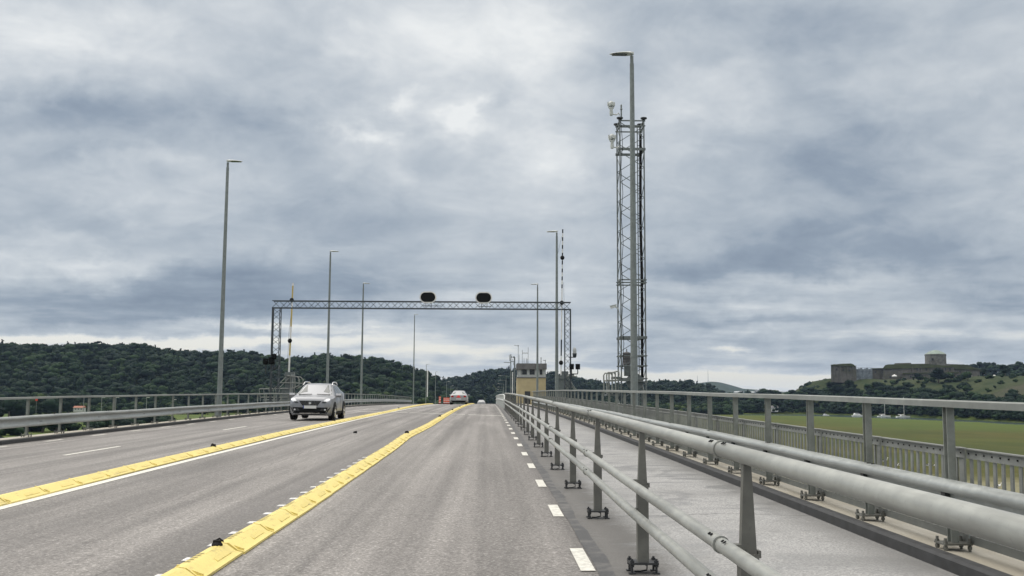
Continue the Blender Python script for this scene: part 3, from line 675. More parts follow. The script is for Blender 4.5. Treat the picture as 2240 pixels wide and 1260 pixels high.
m = MB(); m.lathe((c.x, GY-.2, c.z+.06), [(.1, 0), (.11, .2), (.07, .3), (.03, .34)], 10); m.build('dome', 'framegrey', t)
# ------------------------------------------------------------------ raised booms and their machinery
def boom(pts, cols, w0, w1, label, balls, Y, extra=None):
    b = at(*pts[0], Y); tp = at(*pts[1], Y)
    t = thing('boom_barrier', (b.x, Y, zr(b.x, Y)), label, 'boom barrier')
    m = MB(); y0 = pts[0][1]; y1 = pts[1][1]
    for (ya, yb, ci) in cols:
        fa, fb = (y0-ya)/(y0-y1), (y0-yb)/(y0-y1)
        m.bar(b.lerp(tp, fa), b.lerp(tp, fb), w0+(w1-w0)*fa, .07, ci)
    m.build('boom', ['white', 'boomyellow', 'black'], t)
    for by in balls:
        f = (y0-by)/(y0-y1); p = b.lerp(tp, f); m = MB(); m.lathe((p.x-.01, Y-.1, p.z), [(.03, -.14), (.10, -.1), (.14, 0), (.10, .1), (.03, .14)], 10); m.build('warning_lamp', 'black', t)
    z = zr(b.x, Y); m = MB()
    m.box((b.x, Y+.2, (z-.5+b.z-.15)/2), (.42, .5, b.z-.15-(z-.5))); m.box((b.x+.05, Y+.1, b.z-.08), (.55, .4, .22)); m.box((b.x-.05, Y-.12, z+.75), (.34, .12, .75)); m.build('drive_housing', 'mast', t)
    return t, b
YB = 62.5
bt, bb = boom(((632, 815), (641, 619)), [(815, 778, 0), (778, 750, 1), (750, 715, 0), (715, 676, 1), (676, 655, 0), (655, 625, 1), (625, 619, 0)], .18, .11, 'raised yellow and white boom on the left edge behind the gantry leg', (746, 657), YB)
m = MB(); m.tube([at(640, 655, YB), at(632, 730, YB+.3), at(628, 815, YB+.3)], .010, 4); m.build('stay_wire', 'dark', bt)
bt2, bb2 = boom(((1227, 822), (1231, 503)), [(822, 779, 0), (779, 744, 2), (744, 700, 0), (700, 632, 0)]+[(632-17.4*k, 632-17.4*k-8.6, 2) for k in range(8)]+[(623.4-17.4*k, 614.6-17.4*k, 0) for k in range(7)], .13, .07, 'raised black and white striped boom beside the right gantry leg', (565, 664, 794), YB)
m = MB(); m.tube([at(1233, 618, YB+.2), at(1234.5, 690, YB+.2), at(1236, 815, YB+.2)], .010, 4); m.tube([at(1229, 516, YB), at(1220, 555, YB)], .008, 4); m.build('stay_wire', 'dark', bt2)
def platform(name, rails, Y, dY, label, plates):
    p0_ = at(*rails[0][0], Y); t = thing(name, (p0_.x, Y, p0_.z-1.5), label, 'service platform')
    m = MB()
    for pl in rails:
        for yy in (Y, Y+dY): m.tube([at(px, py, Y)+Vector((0, yy-Y, 0)) for px, py in pl], .028, 6)
    m.build('guard_rails', 'galv', t)
    m = MB()
    for (xa, ya, xb, yb) in plates:
        a, b = at(xa, ya, Y), at(xb, yb, Y); m.box(((a.x+b.x)/2, Y+dY/2, (a.z+b.z)/2), (abs(b.x-a.x), dY-.1, max(.05, abs(a.z-b.z))))
    m.build('deck', 'mast', t); return t
platform('service_platform', [[(570, 878), (567, 851), (600, 850), (632, 850)], [(569, 869), (632, 869)], [(588, 850), (592, 875)], [(603, 851), (605, 878)], [(628, 822), (650, 824), (655, 830), (654, 843), (640, 850)], [(610, 837), (654, 838)], [(636, 822), (636, 880)],
   [(645, 824), (646, 848)], [(600, 850), (626, 824)], [(575, 875), (632, 876)]], 61.2, 1.2, 'grey railed service platform around the left boom and gantry leg', [(575, 878, 640, 880), (615, 848, 632, 878), (621, 818, 636, 822)])
platform('service_platform', [[(1223, 856), (1222, 830), (1226, 826), (1234, 827), (1239, 836), (1240, 855)], [(1222, 838), (1238, 838)], [(1222, 850), (1238, 848)], [(1240, 822), (1262, 856)], [(1232, 824), (1252, 822), (1262, 824)], [(1228, 825), (1246, 856)]], 62.8, 1.0,
   'grey railed service platform with control boxes beside the right gantry leg', [(1228, 812, 1243, 822), (1238, 834, 1252, 848), (1246, 818, 1256, 823)])
# ------------------------------------------------------------------ tall lattice mast
MY = 40.0
a = at(1358, 870, MY); b_ = at(1413, 870, MY); mw = b_.x-a.x-.02; mcx = (a.x+b_.x)/2+.02
mtop = at(1385, 262, MY).z; mbase = zr(5.6, MY)-1.0
mt = thing('lattice_mast', (mcx, MY+mw/2, mbase), 'tall square lattice mast right of the walkway carrying cameras, behind the nearest right lamp', 'lattice mast')
tl = MB(); cx, cy = mcx, MY+mw/2
for sx in (-1, 1):
    for sy in (-1, 1): tl.bar((cx+sx*mw/2, cy+sy*mw/2, mbase), (cx+sx*mw/2, cy+sy*mw/2, mtop), .05)
tl.build('chords', 'mast', mt)
m = MB(); C = lattice(m, (cx, cy, mbase), (cx, cy, mtop-.1), mw, mw, .62, .02, .024)
m.build('bracing', 'mast', mt)
m = MB()
for py in (264, 275, 326, 612, 618, 738, 778, 800, 828):
    z = at(1385, py, MY).z; th = .10 if py in (326, 738) else .045
    for s_ in (-1, 1): m.box((cx, cy+s_*mw/2, z), (mw+.12, .05, th)); m.box((cx+s_*mw/2, cy, z), (.05, mw+.1, th))
m.build('ring_frames', 'mast', mt)
m = MB()
for dx in (.30, .40): m.bar((cx+dx, cy+mw*.1, mbase), (cx+dx, cy+mw*.1, mtop-.1), .035)
for k in range(38): m.bar((cx+.30, cy+mw*.1, mbase+.6+.31*k), (cx+.40, cy+mw*.1, mbase+.6+.31*k), .02)
m.build('ladder', 'mast', mt)
m = MB(); m.tube([(cx+mw/2-.09, cy-.1, at(1400, 825, MY).z), (cx+mw/2-.07, cy-.1, at(1400, 600, MY).z), (cx+mw/2-.11, cy-.1, at(1400, 480, MY).z), (cx+mw/2-.08, cy-.1, mtop-.5)], .055, 6)
for q in range(5):
    z = mbase+3+q*2; m.tube([(cx-mw/2+.03, cy-mw/2-.03, z), (cx-mw/2+.10, cy-mw/2-.03, z+1), (cx-mw/2+.03, cy-mw/2-.03, z+2)], .014, 4)
m.build('cables', 'black', mt)
for sx, sy in ((-1, -1), (1, -1), (1, 1), (-1, 1)):
    m = MB(); m.lathe((cx+sx*mw/2, cy+sy*mw/2, mtop), [(.05, 0), (.13, .04), (.13, .09), (.06, .1)], 8); m.build('cap', 'dark', mt)
def dome_cam(px, py, label):
    c = at(px, py, MY); k = MY/F; X, Y, Z = c.x, MY, c.z
    t = thing('camera', (X, Y, Z-.3), label, 'camera', 'white pan and tilt cameras on the mast')
    m = MB(); m.lathe((X, Y, Z-.33), [(.02, 0), (.06, .02), (.075, .1), (.06, .26), (.075, .3), (.05, .33)], 12)
    m.tube([(X-.09, Y, Z+.02), (X-.13, Y, Z+.10), (X-.13, Y, Z+.24)], .025, 8); m.tube([(X+.09, Y, Z+.02), (X+.13, Y, Z+.10), (X+.13, Y, Z+.24)], .025, 8); m.box((X, Y, Z+.0), (.2, .08, .04)); m.build('yoke', 'offwhite', t)
    m = MB(); m.lathe((X, Y, Z+.15), [(.03, -.12), (.1, -.08), (.115, 0), (.1, .07), (.05, .12)], 14); m.lathe((X+.03, Y-.1, Z+.15), [(.07, -.03), (.06, .03)], 12, 0, 'Y'); m.build('head', 'offwhite', t)
    m = MB(); m.tube([(X, Y, Z-.25), (X+.22, Y, Z-.28), (X+.30, Y, Z-.2), (X+.33, Y, Z-.3)], .025, 6); m.build('arm', 'offwhite', t)
dome_cam(1337, 236, 'white pan and tilt camera standing above the mast top on its left'); dome_cam(1339, 308, 'white pan and tilt camera hung on the left side of the mast, lower of two')
c = at(1359, 245, MY); m = MB(); m.tube([(c.x, MY, c.z-.35), (c.x, MY, c.z+.22)], .03, 6); m.lathe((c.x, MY, c.z+.1), [(.05, 0), (.05, .03), (.03, .05), (.035, .18), (.01, .22)], 8)
tag(m.build('sensor_post', 'mast', origin=(c.x, MY, c.z-.35)), 'short sensor post on the left corner of the mast top', 'sensor')
c = at(1343, 671, MY); t = thing('camera', (c.x, MY, c.z), 'small white fixed camera pointing left halfway down the mast', 'camera')
m = MB(); m.box((c.x-.02, MY, c.z), (.24, .1, .10), 0, Matrix.Rotation(-.25, 3, 'Y')); m.box((c.x-.03, MY, c.z+.06), (.28, .13, .015), 0, Matrix.Rotation(-.25, 3, 'Y')); m.build('body', 'offwhite', t)
m = MB(); m.tube([(c.x+.05, MY, c.z), (c.x+.16, MY, c.z-.08)], .02, 6); m.build('bracket', 'offwhite', t)
c = at(1371, 783, MY+.3); t = thing('siren', (c.x, MY+.3, c.z-.25), 'grey ribbed drum mounted low inside the lattice mast', 'siren')
m = MB(); m.lathe((c.x, MY+.3, c.z-.26), [(.08, -.03), (.16, 0), (.165, .03), (.15, .035), (.15, .12), (.165, .125), (.165, .15), (.15, .155), (.15, .24), (.165, .245), (.165, .27), (.15, .275), (.15, .40), (.165, .42), (.16, .46), (.05, .5)], 16); m.tube([(c.x, MY+.3, c.z+.2), (c.x, MY+.3, c.z+.36)], .02, 6)
m.build('drum', 'paneling', t)
m = MB(); m.box((c.x+.03, MY+.35, c.z-.52), (.25, .2, .38)); m.build('cabinet', 'mast', t)
c = at(1392, 835, MY+.2); t = thing('dish_antenna', (c.x, MY+.2, c.z), 'round grey dish at the foot of the lattice mast behind the lamp pole', 'dish antenna')
m = MB(); m.lathe((c.x-.05, MY+.25, c.z), [(.33, 0), (.34, .05), (.27, .11), (.15, .16), (.04, .18)], 24, 0, 'Y'); m.build('dish', 'mast', t)
m = MB(); m.tube([(c.x-.6, MY+.2, c.z+.05), (c.x+.45, MY+.2, c.z-.02)], .03, 6); m.box((c.x-.55, MY, c.z+.08), (.35, .1, .12)); m.build('mount', 'mast', t)
platform('service_platform', [[(1328, 862), (1327, 820), (1330, 815), (1343, 815), (1346, 820), (1347, 860)], [(1327, 832), (1352, 832)], [(1339, 815), (1339, 862)], [(1343, 814), (1352, 812), (1354, 818)], [(1330, 858), (1356, 858)]], 38.8, 1.0,
   'small railed service platform at the left foot of the lattice mast', [(1328, 862, 1356, 866), (1343, 824, 1358, 828)])
# ------------------------------------------------------------------ control tower
TY = 135.0
def X_(px): return at(px, 830, TY).x
def Z_(py): return at(1163, py, TY).z
x0, x1 = X_(1131.5), X_(1194); tw = thing('control_tower', ((x0+x1)/2, TY+2, Z_(900)), 'yellow bridge control tower with a band of dark windows and grey flat roof', 'control tower')
m = MB(); m.box(((x0+x1)/2, TY+2.2, (Z_(826.5)+Z_(960))/2), (x1-x0, 4.4, Z_(826.5)-Z_(960))); m.build('wall', 'wallyellow', tw)
m = MB(); m.box(((x0+x1)/2, TY+2.2, (Z_(825)+Z_(826.5))/2), (x1-x0+.15, 4.55, .12)); m.build('string_course', 'paneling', tw)
m = MB(); zt, zb = Z_(808), Z_(825)
m.box(((x0+x1)/2, TY+2.2, (Z_(820.5)+zb)/2), (x1-x0-.12, 4.25, Z_(820.5)-zb))
for a_, b2 in ((1133.5, 1139.5), (1154, 1157), (1171, 1179), (1188, 1194)):
    m.box(((X_(a_)+X_(b2))/2, TY+.12, (zt+zb)/2), (X_(b2)-X_(a_), .12, zt-zb))
for yy in (TY+.2, TY+1.6, TY+3, TY+4.3):
    for xx in (x0+.14, x1-.1): m.box((xx, yy, (zt+zb)/2), (.12, .3, zt-zb))
m.build('window_band', 'framegrey', tw)
for a_, b2 in ((1141, 1153.5), (1157.5, 1170.5), (1179.5, 1187.5)):
    m = MB(); m.box(((X_(a_)+X_(b2))/2, TY+.15, (Z_(808)+Z_(820.5))/2), (X_(b2)-X_(a_), .04, Z_(808)-Z_(820.5)-.05)); wd = m.build('window', 'glassdark', tw)
    m = MB(); zz = Z_(808)-.04
    for u_ in (X_(a_)+.02, X_(b2)-.02): m.box((u_, TY+.09, (Z_(808)+Z_(820.5))/2), (.07, .06, Z_(808)-Z_(820.5)))
    m.box(((X_(a_)+X_(b2))/2, TY+.09, Z_(820.3)), (X_(b2)-X_(a_), .08, .08)); m.build('frame', 'framegrey', wd)
m = MB(); m.box(((x0+x1)/2, TY+2.3, (zt+zb)/2), (x1-x0-.9, 3.6, zt-zb-.1)); m.build('interior', 'dark', tw)
m = MB(); rx0, rx1 = X_(1130), X_(1196); n = 8
for k in range(n):
    a_ = rx0+(rx1-rx0)*k/n; b2 = rx0+(rx1-rx0)*(k+1)/n; m.box(((a_+b2)/2, TY-.12+(k % 2)*.006, (Z_(795)+zt)/2), (b2-a_-.02, .1, Z_(795)-zt))
m.box(((rx0+rx1)/2, TY+2.2, (Z_(795.5)+zt)/2), (rx1-rx0, 4.5, Z_(795.5)-zt-.02)); m.build('roof', 'paneling', tw)
m = MB(); m.box(((X_(1148)+X_(1160))/2, TY-.01, (Z_(856)+Z_(890))/2), (X_(1160)-X_(1148), .06, Z_(856)-Z_(890))); m.build('door', 'dark', tw)
m = MB(); zt = Z_(795.5); Yr = TY+1.2
for px, py in ((1134, 756), (1136, 776), (1143, 765), (1156, 759), (1147, 783), (1152, 783), (1154, 784)):
    m.tube([(X_(px), Yr, zt), (X_(px), Yr, Z_(py))], .028, 5)
m.tube([(X_(1142.5), Yr, Z_(771.5)), (X_(1156.5), Yr, Z_(771.5))], .04, 5); m.tube([(X_(1125), Yr-.2, Z_(754.5)), (X_(1134.5), Yr, Z_(756))], .03, 5); m.box((X_(1134), Yr, Z_(755.5)), (.14, .14, .12))
m.tube([(X_(1184.5), Yr, zt), (X_(1184.5), Yr, Z_(783))], .05, 5); m.tube([(X_(1194), Yr, zt), (X_(1194), Yr, Z_(786))], .035, 5); m.tube([(X_(1189), Yr, Z_(787)), (X_(1195), Yr, Z_(788))], .04, 5)
m.lathe((X_(1184.5), Yr, Z_(783)), [(.03, 0), (.09, .06), (.03, .14)], 6); m.build('antennas', 'mast', tw)
# far signal masts by the tower
MY2 = 180
def far_pole(name, x, y0, y1, w, label, cat, mt_='mast', Y=MY2, ex=()):
    a_, b2 = at(x, y0, Y), at(x, y1, Y); t = thing(name, a_, label, cat)
    m = MB(); m.tube([a_, (a_.x, Y, b2.z)], w, 6); m.build('pole', mt_, t)
    if ex:
        m = MB()
        for (xa, ya, xb, yb, r_) in ex: m.tube([at(xa, ya, Y), at(xb, yb, Y)], r_, 5)
        m.build('fittings', mt_, t)
far_pole('signal_mast', 1117, 866, 775, .09, 'thin mast with crossbars left of the control tower, the left of a pair', 'mast', ex=((1102, 792.5, 1118, 793.5, .06), (1114, 776, 1115, 790, .05), (1117, 781, 1121, 781, .1), (1117, 791, 1125, 791, .06)))
far_pole('signal_mast', 1125.3, 866, 781, .12, 'dark mast with a lamp on top, left of the control tower, right of a pair', 'mast', ex=((1122, 781.5, 1126, 780.5, .14), (1121, 785, 1124, 799, .03)))
far_pole('raised_boom', 1121, 866, 814, .09, 'white raised boom between the two thin masts left of the control tower', 'boom', 'white')
far_pole('raised_boom', 934.7, 868, 809, .10, 'white raised boom beyond the crest on the left side', 'boom', 'white', 190)
# marker panels
for k, px in enumerate((962, 972.2, 976.7, 981)):
    Y = 143; c = at(px, 884, Y); h = (884-(867.5 if k == 0 else 870))*Y/F
    t = thing('traffic_marker', (c.x, Y, zr(c.x, Y)), ['red and white striped marker panel standing alone left of the other three', 'red and white striped marker panel, leftmost of the three in a row', 'red and white striped marker panel, middle one of the three in a row',
        'red and white striped marker panel right beside the silver sedan'][k], 'marker panel', 'striped marker panels at the crest')
    zb = zr(c.x, Y); zt = at(px, 867.5 if k == 0 else 870, Y).z; m = MB(); w = .135; nn = 9; hh = (zt-zb-.1)/nn
    for q in range(nn):
        za = zb+.1+q*hh; s_ = q % 2
        m.add([(c.x-w, Y, za), (c.x+w, Y, za+hh*.0), (c.x+w, Y, za+hh), (c.x-w, Y, za+hh)], [(0, 1, 2, 3)], s_ if q % 4 != 3 else 0)
        m.add([(c.x-w, Y-.001, za), (c.x+w*.9, Y-.001, za+hh*.55), (c.x+w*.9, Y-.001, za+hh*1.0), (c.x-w, Y-.001, za+hh*.45)], [(0, 1, 2, 3)], 1 if q % 3 == 1 else 0)
    m.box((c.x, Y+.02, (zb+.1+zt)/2), (2*w, .03, zt-zb-.1)); m.build('panel', ['orange', 'white'], t)
    m = MB(); m.box((c.x, Y, zb+.05), (.4, .3, .1)); m.build('foot', 'rubber', t)
# ------------------------------------------------------------------ cars
class Car:
    def __init__(s, st): s.st = st
    def prm(s, y):
        ys = [a[0] for a in s.st]; return [float(np.interp(y, ys, [a[k] for a in s.st])) for k in range(1, 7)]
    def ring(s, y):
        zl, zb, zt, wl, wb, wt = s.prm(y); wm = wb+.02
        return [(0, zl), (wl*.9, zl), (wl, zl+.10), (wm, zl+(zb-zl)*.55), (wb, zb), (wt+(wb-wt)*.06, zt-(zt-zb)*.10), (wt*.86, zt), (0, zt+.012)]
    def wid(s, y, z):
        r = s.ring(y)[1:7]; zs = [p[1] for p in r]
        if z > zs[-1]+1e-4 or z < zs[0]-1e-4: return -1
        return float(np.interp(z, zs, [p[0] for p in r]))
    def front(s, x, z, rev=False):
        L = s.st[-1][0]; x = abs(x); ok = lambda y: s.wid(y, z) >= x
        rngy = np.linspace(0, L, 420); rngy = rngy[::-1] if rev else rngy
        for y in rngy:
            if ok(y): return float(y)
        return float(rngy[-1])
def grid(m, f, n=6, k=4, mi=0):
    vs = [f(i/n, j/k) for i in range(n+1) for j in range(k+1)]
    m.add(vs, [(i*(k+1)+j, i*(k+1)+j+1, (i+1)*(k+1)+j+1, (i+1)*(k+1)+j) for i in range(n) for j in range(k)], mi)
def quadp(c4):            # bilinear over four (u, v) corners
    a, b, c, d = c4
    return lambda s_, t_: tuple((a[i]*(1-s_)+b[i]*s_)*(1-t_)+(d[i]*(1-s_)+c[i]*s_)*t_ for i in range(2))
def car(name, st, paint, loc, rotz, label, kind, wheels, wr, L):
    C_ = Car(st); t = thing(name, (0, 0, 0), label, 'car')
    m = MB(); ys = sorted(set([a[0] for a in st]+list(np.linspace(0, L, 40))))
    rings = []
    for y in ys:
        r = C_.ring(y); rings.append([(x, y, z) for x, z in r]+[(-x, y, z) for x, z in r[-2:0:-1]])
    m.loft(rings); body = m.build('body', paint, t, ang=50)
    def fp(c4, nm, mt_, off=.014, rev=False, n=6, k=4, par=t):
        m = MB(); q = quadp(c4); sg = 1 if rev else -1
        grid(m, lambda s_, u_: (q(s_, u_)[0], C_.front(*q(s_, u_), rev)+sg*off, q(s_, u_)[1]), n, k); return m.build(nm, mt_, par, face=(0, sg, .2))
    def sp(c4, sx, nm, mt_, off=.012, n=8, k=4, par=t):
        m = MB(); q = quadp(c4)
        grid(m, lambda s_, u_: (sx*(C_.wid(*q(s_, u_))+off), q(s_, u_)[0], q(s_, u_)[1]), n, k); return m.build(nm, mt_, par, face=(sx, 0, 0))
    for wy in wheels:
        for sx in (-1, 1):
            m = MB(); m.lathe((sx*.74, wy, wr), [(wr*.9, -.09), (wr, -.06), (wr, .12), (wr*.95, .145), (wr*.68, .15)][::1] if sx > 0 else [(wr*.68, -.15), (wr*.95, -.145), (wr, -.12), (wr, .06), (wr*.9, .09)], 22, 0, 'X'); w = m.build('wheel', 'rubber', t)
            m = MB(); X = sx*.895
            m.lathe((sx*.80, wy, wr), [(wr*.66, -.02), (wr*.66, .094)] if sx > 0 else [(wr*.66, -.094), (wr*.66, .02)], 20, 0, 'X')
            w_ = m.build('rim_well', 'dark', w)
            m = MB(); m.lathe((X, wy, wr), [(wr*.14, -.01), (wr*.12, .012)] if sx > 0 else [(wr*.12, -.012), (wr*.14, .01)], 10, 0, 'X')
            for k in range(5):
                an = k*2*math.pi/5+.3; m.bar((X, wy, wr), (X, wy+math.cos(an)*wr*.66, wr+math.sin(an)*wr*.66), .02, .07)
            m.lathe((X, wy, wr), [(wr*.70, -.01), (wr*.70, .008), (wr*.62, .008)] if sx > 0 else [(wr*.62, -.008), (wr*.70, -.008), (wr*.70, .01)], 20, 0, 'X') if False else None
            m.build('rim', 'chrome', w)
            m = MB(); n = 18
            ring = []
            for k in range(n+1):
                an = -.25+(math.pi+.5)*k/n; ring.append([(sx*(.80), wy+math.cos(an)*(wr+.02), wr+math.sin(an)*(wr+.02)), (sx*.885, wy+math.cos(an)*(wr+.02), wr+math.sin(an)*(wr+.02)), (sx*.889, wy+math.cos(an)*(wr+.085), wr+math.sin(an)*(wr+.085)), (sx*.84, wy+math.cos(an)*(wr+.09), wr+math.sin(an)*(wr+.09))])
            m.loft(ring, 0, True); m.build('wheel_arch', 'black' if kind == 'suv' else paint, t)
    return C_, t, fp, sp
SUV = [(0, .34, .72, .80, .50, .60, .50), (.05, .26, .80, .87, .66, .72, .60), (.18, .22, .86, .945, .78, .81, .66), (.45, .20, .88, .955, .86, .845, .70), (.95, .20, .94, 1.00, .87, .855, .73), (1.06, .20, .95, 1.04, .87, .855, .72),
       (1.80, .20, .99, 1.44, .87, .855, .565), (2.2, .20, 1.00, 1.49, .87, .855, .56), (3.1, .20, 1.06, 1.47, .87, .85, .555), (3.7, .22, 1.08, 1.36, .86, .83, .52), (4.0, .25, 1.0, 1.08, .83, .79, .55), (4.14, .36, .85, .92, .74, .72, .6)]
C1, t, fp, sp = car('crossover', SUV, 'carpaint', None, 0, 'silver crossover with roof rails coming towards the camera in the oncoming lane', 'suv', (.80, 3.34), .335, 4.14)
fp([(-.71, 1.045), (.71, 1.045), (.54, 1.425), (-.54, 1.425)], 'windscreen', 'carglass', .01, n=12, k=8)
fp([(-.30, .60), (.30, .60), (.44, .79), (-.44, .79)], 'grille', 'black', .02, n=8)
gm = MB()
for r_ in range(4):
    for k in range(13):
        zz = .625+.045*r_; xx = (-.30-.14*(zz-.6)/.19)+.05+(k/12)*(.50+.28*(zz-.6)/.19); gm.box((xx, C1.front(xx, zz)-.028, zz), (.018, .008, .014))
gm.build('grille_studs', 'chrome', t)
bm2 = MB(); bm2.lathe((0, C1.front(0, .70)-.035, .70), [(.052, 0), (.045, .012)], 10, 0, 'Y'); bm2.build('badge', 'chrome', t)
fp([(-.62, .23), (.62, .23), (.80, .53), (-.80, .53)], 'bumper', 'black', .022, n=12)
fp([(-.36, .275), (.36, .275), (.42, .315), (-.42, .315)], 'skid_plate', 'chrome', .035, n=8, k=2)
pm = MB(); pm.box((0, -.045, .545), (.52, .012, .115)); pm.box((-.245, -.0525, .545), (.035, .002, .113), 1); pm.build('number_plate', ['plate', 'blue'], t)
for sx in (-1, 1):
    h = fp([(sx*.47, .715), (sx*.74, .76), (sx*.795, .905), (sx*.62, .87)], 'headlight', 'headlight', .02, n=8)
    fp([(sx*.455, .70), (sx*.60, .705), (sx*.66, .76), (sx*.52, .775)], 'indicator', 'lens', .026, n=4, par=h)
    fg = fp([(sx*.40, .395), (sx*.70, .39), (sx*.70, .48), (sx*.46, .49)], 'fog_surround', 'dark', .03, n=5)
    m = MB(); xx = sx*.60; m.lathe((xx, C1.front(xx, .44)-.05, .44), [(.035, 0), (.04, .02)], 10, 0, 'Y'); m.build('fog_light', 'headlight', fg)
    sp([(1.45, 1.06), (2.30, 1.07), (2.30, 1.41), (1.88, 1.37)], sx, 'side_window', 'carglass'); sp([(2.38, 1.07), (3.35, 1.09), (3.15, 1.38), (2.38, 1.41)], sx, 'side_window', 'carglass')
    sp([(1.2, .21), (2.95, .21), (2.95, .36), (1.2, .36)], sx, 'sill', 'black', .01, k=2)
    m = MB(); m.loft([[(sx*(.84+.04*q), 1.30-b, 1.01+c_*1.2) for b, c_ in ((-.04, -.05-.0*q), (.10, -.06), (.13, .0), (.08, .07), (-.04, .065))] for q in (0, .6, 3, 5.5)]); m.build('mirror', paint if False else 'carpaint', t)
    m = MB(); m.tube([(sx*.60, 1.75, 1.42), (sx*.585, 1.95, 1.53), (sx*.58, 2.3, 1.555), (sx*.57, 3.0, 1.545), (sx*.565, 3.25, 1.50), (sx*.56, 3.4, 1.44)], [.02, .026, .026, .026, .026, .02], 8); m.build('roof_rail', 'chrome', t)
    m = MB(); m.tube([(sx*.64, .99, 1.035), (sx*.10, .97, 1.05)], .014, 5); m.build('wiper', 'black', t)
    m = MB()
    for yy in (1.40, 2.34, 3.02):
        for k in range(5): 
            z_a = .40+.13*k; m.bar((sx*(C1.wid(yy, z_a)+.001), yy, z_a), (sx*(C1.wid(yy, z_a+.13)+.001), yy, z_a+.13), .006, .006)
    m.build('door_gap', 'black', t)
    m = MB(); m.box((sx*.885, 2.15, .93), (.02, .16, .03)); m.box((sx*.885, 2.9, .95), (.02, .16, .03)); m.build('door_handle', 'carpaint', t)
CY = 41.3; cxx = at(676, 916, CY).x
t.location = (cxx+.02, CY, zr(cxx, CY)+.005); t.rotation_euler = (math.atan(S0-2*KC*43), .009, 0)
SED = [(0, .34, .64, .68, .5, .6, .5), (.1, .22, .68, .73, .74, .78, .6), (.5, .2, .74, .80, .85, .84, .68), (1.1, .2, .82, .90, .87, .86, .7), (1.5, .2, .86, .96, .88, .86, .70), (2.2, .2, .90, 1.34, .88, .86, .56), (2.9, .2, .92, 1.40, .88, .86, .55),
       (3.5, .2, .95, 1.30, .88, .85, .54), (4.0, .2, .97, 1.05, .87, .84, .60), (4.45, .22, .94, 1.02, .85, .82, .62), (4.58, .30, .86, .93, .78, .76, .62)]
C2, t, fp, sp = car('sedan', SED, 'carpaint2', None, 0, 'pale silver saloon seen from behind with a red triangle on its boot', 'sedan', (.85, 3.65), .32, 4.58)
fp([(-.60, 1.06), (.60, 1.06), (.48, 1.31), (-.48, 1.31)], 'rear_window', 'carglass', .012, True, n=10, k=6)
for sx in (-1, 1):
    fp([(sx*.50, .72), (sx*.76, .74), (sx*.74, .90), (sx*.50, .89)], 'tail_light', 'taillight', .02, True)
    sp([(1.8, .95), (2.75, .96), (2.75, 1.33), (2.25, 1.29)], sx, 'side_window', 'carglass'); sp([(2.82, .96), (3.75, 1.0), (3.45, 1.25), (2.82, 1.33)], sx, 'side_window', 'carglass')
    m = MB(); m.box((sx*.95, 1.75, .98), (.18, .1, .12)); m.build('mirror', 'carpaint2', t)
fp([(-.72, .24), (.72, .24), (.76, .40), (-.76, .40)], 'bumper', 'black', .02, True, n=10)
m = MB(); m.prism([(-.24, .70), (.24, .70), (.03, .94), (-.03, .94)], 'Y', 4.60, 4.63); m.build('warning_triangle', 'triangle', t)
m = MB(); m.box((0, 4.62, .56), (.50, .012, .11)); m.build('number_plate', 'plate', t)
SY = 103.0; sx_ = at(1003, 884, SY).x
t.location = (sx_, SY+4.58, zr(sx_, SY)+.01); t.rotation_euler = (0, 0, math.pi)
C3, t3, fp3, sp3 = car('sedan', SED, 'carpaint2', None, 0, 'distant white car roof just showing over the crest in the near lane', 'sedan', (.85, 3.65), .32, 4.58)
fp3([(-.60, 1.06), (.60, 1.06), (.48, 1.31), (-.48, 1.31)], 'rear_window', 'carglass', .012, True, n=6, k=4)
fp3([(-.66, 1.0), (.66, 1.0), (.50, 1.27), (-.50, 1.27)], 'windscreen', 'carglass', .012, n=6, k=4)
for sx in (-1, 1): sp3([(1.8, .95), (3.7, .98), (3.45, 1.25), (2.25, 1.29)], sx, 'side_window', 'carglass')
SY = 225.0; sx_ = at(1053, 880, SY).x; t3.location = (sx_, SY+4.58, zr(sx_, SY)-.02); t3.rotation_euler = (0, 0, math.pi)

# ------------------------------------------------------------------ terrain
BASE, WATER = -8.9, -9.7
def horiz(px): return 872+.0052*(px-1067)
def table(rows, treeh):
    o = []
    for px, py, rr_, rf in rows:
        d = ray(px, py or 905); o.append((math.atan2(d.x, d.y), atr(px, py, rr_).z-treeh, rr_, rf))
    return np.array(sorted(o))
LA = table([(-1500,790,980,690),(-500,752,950,690),(0,752,950,690),(110,758,950,690),(200,751,950,690),(300,755,950,690),(390,768,960,690),(450,773,960,690),(520,766,950,690),(567,776,950,690),(615,786,940,680),(650,783,930,670),(705,777,850,620),(772,778,850,620),(817,784,850,620),(855,791,860,640),(892,803,880,660),(930,812,900,680),(950,826,900,690),(975,845,900,700),(1000,868,900,700),(1020,905,900,700)], 11)
LB = table([(700,860,1350,1000),(900,840,1350,1000),(970,831,1350,950),(992,828,1350,950),(1030,824,1350,930),(1059,815,1350,930),(1091,812,1350,920),(1110,809,1350,920),(1130,812,1350,900),(1197,819,1350,900),(1214,817,1350,900),(1252,827,1350,880),(1284,833,1350,860),(1331,841,1350,850),(1359,841,1350,830),(1415,837,1350,820),(1452,836,1350,810),(1512,837,1350,810),(1550,846,1350,820),(1584,861,1350,850),(1620,872,1350,860),(1700,905,1350,860)], 12)
LC = table([(1600,915,880,840),(1640,880,880,835),(1677,868,900,830),(1737,856,930,850),(1775,834,930,862),(1818,828,930,845),(1900,829,900,805),(1962,829,880,770),(2050,829,870,710),(2143,824,870,655),(2240,823,870,600),(2500,822,870,510),(3200,830,870,450)], 0)
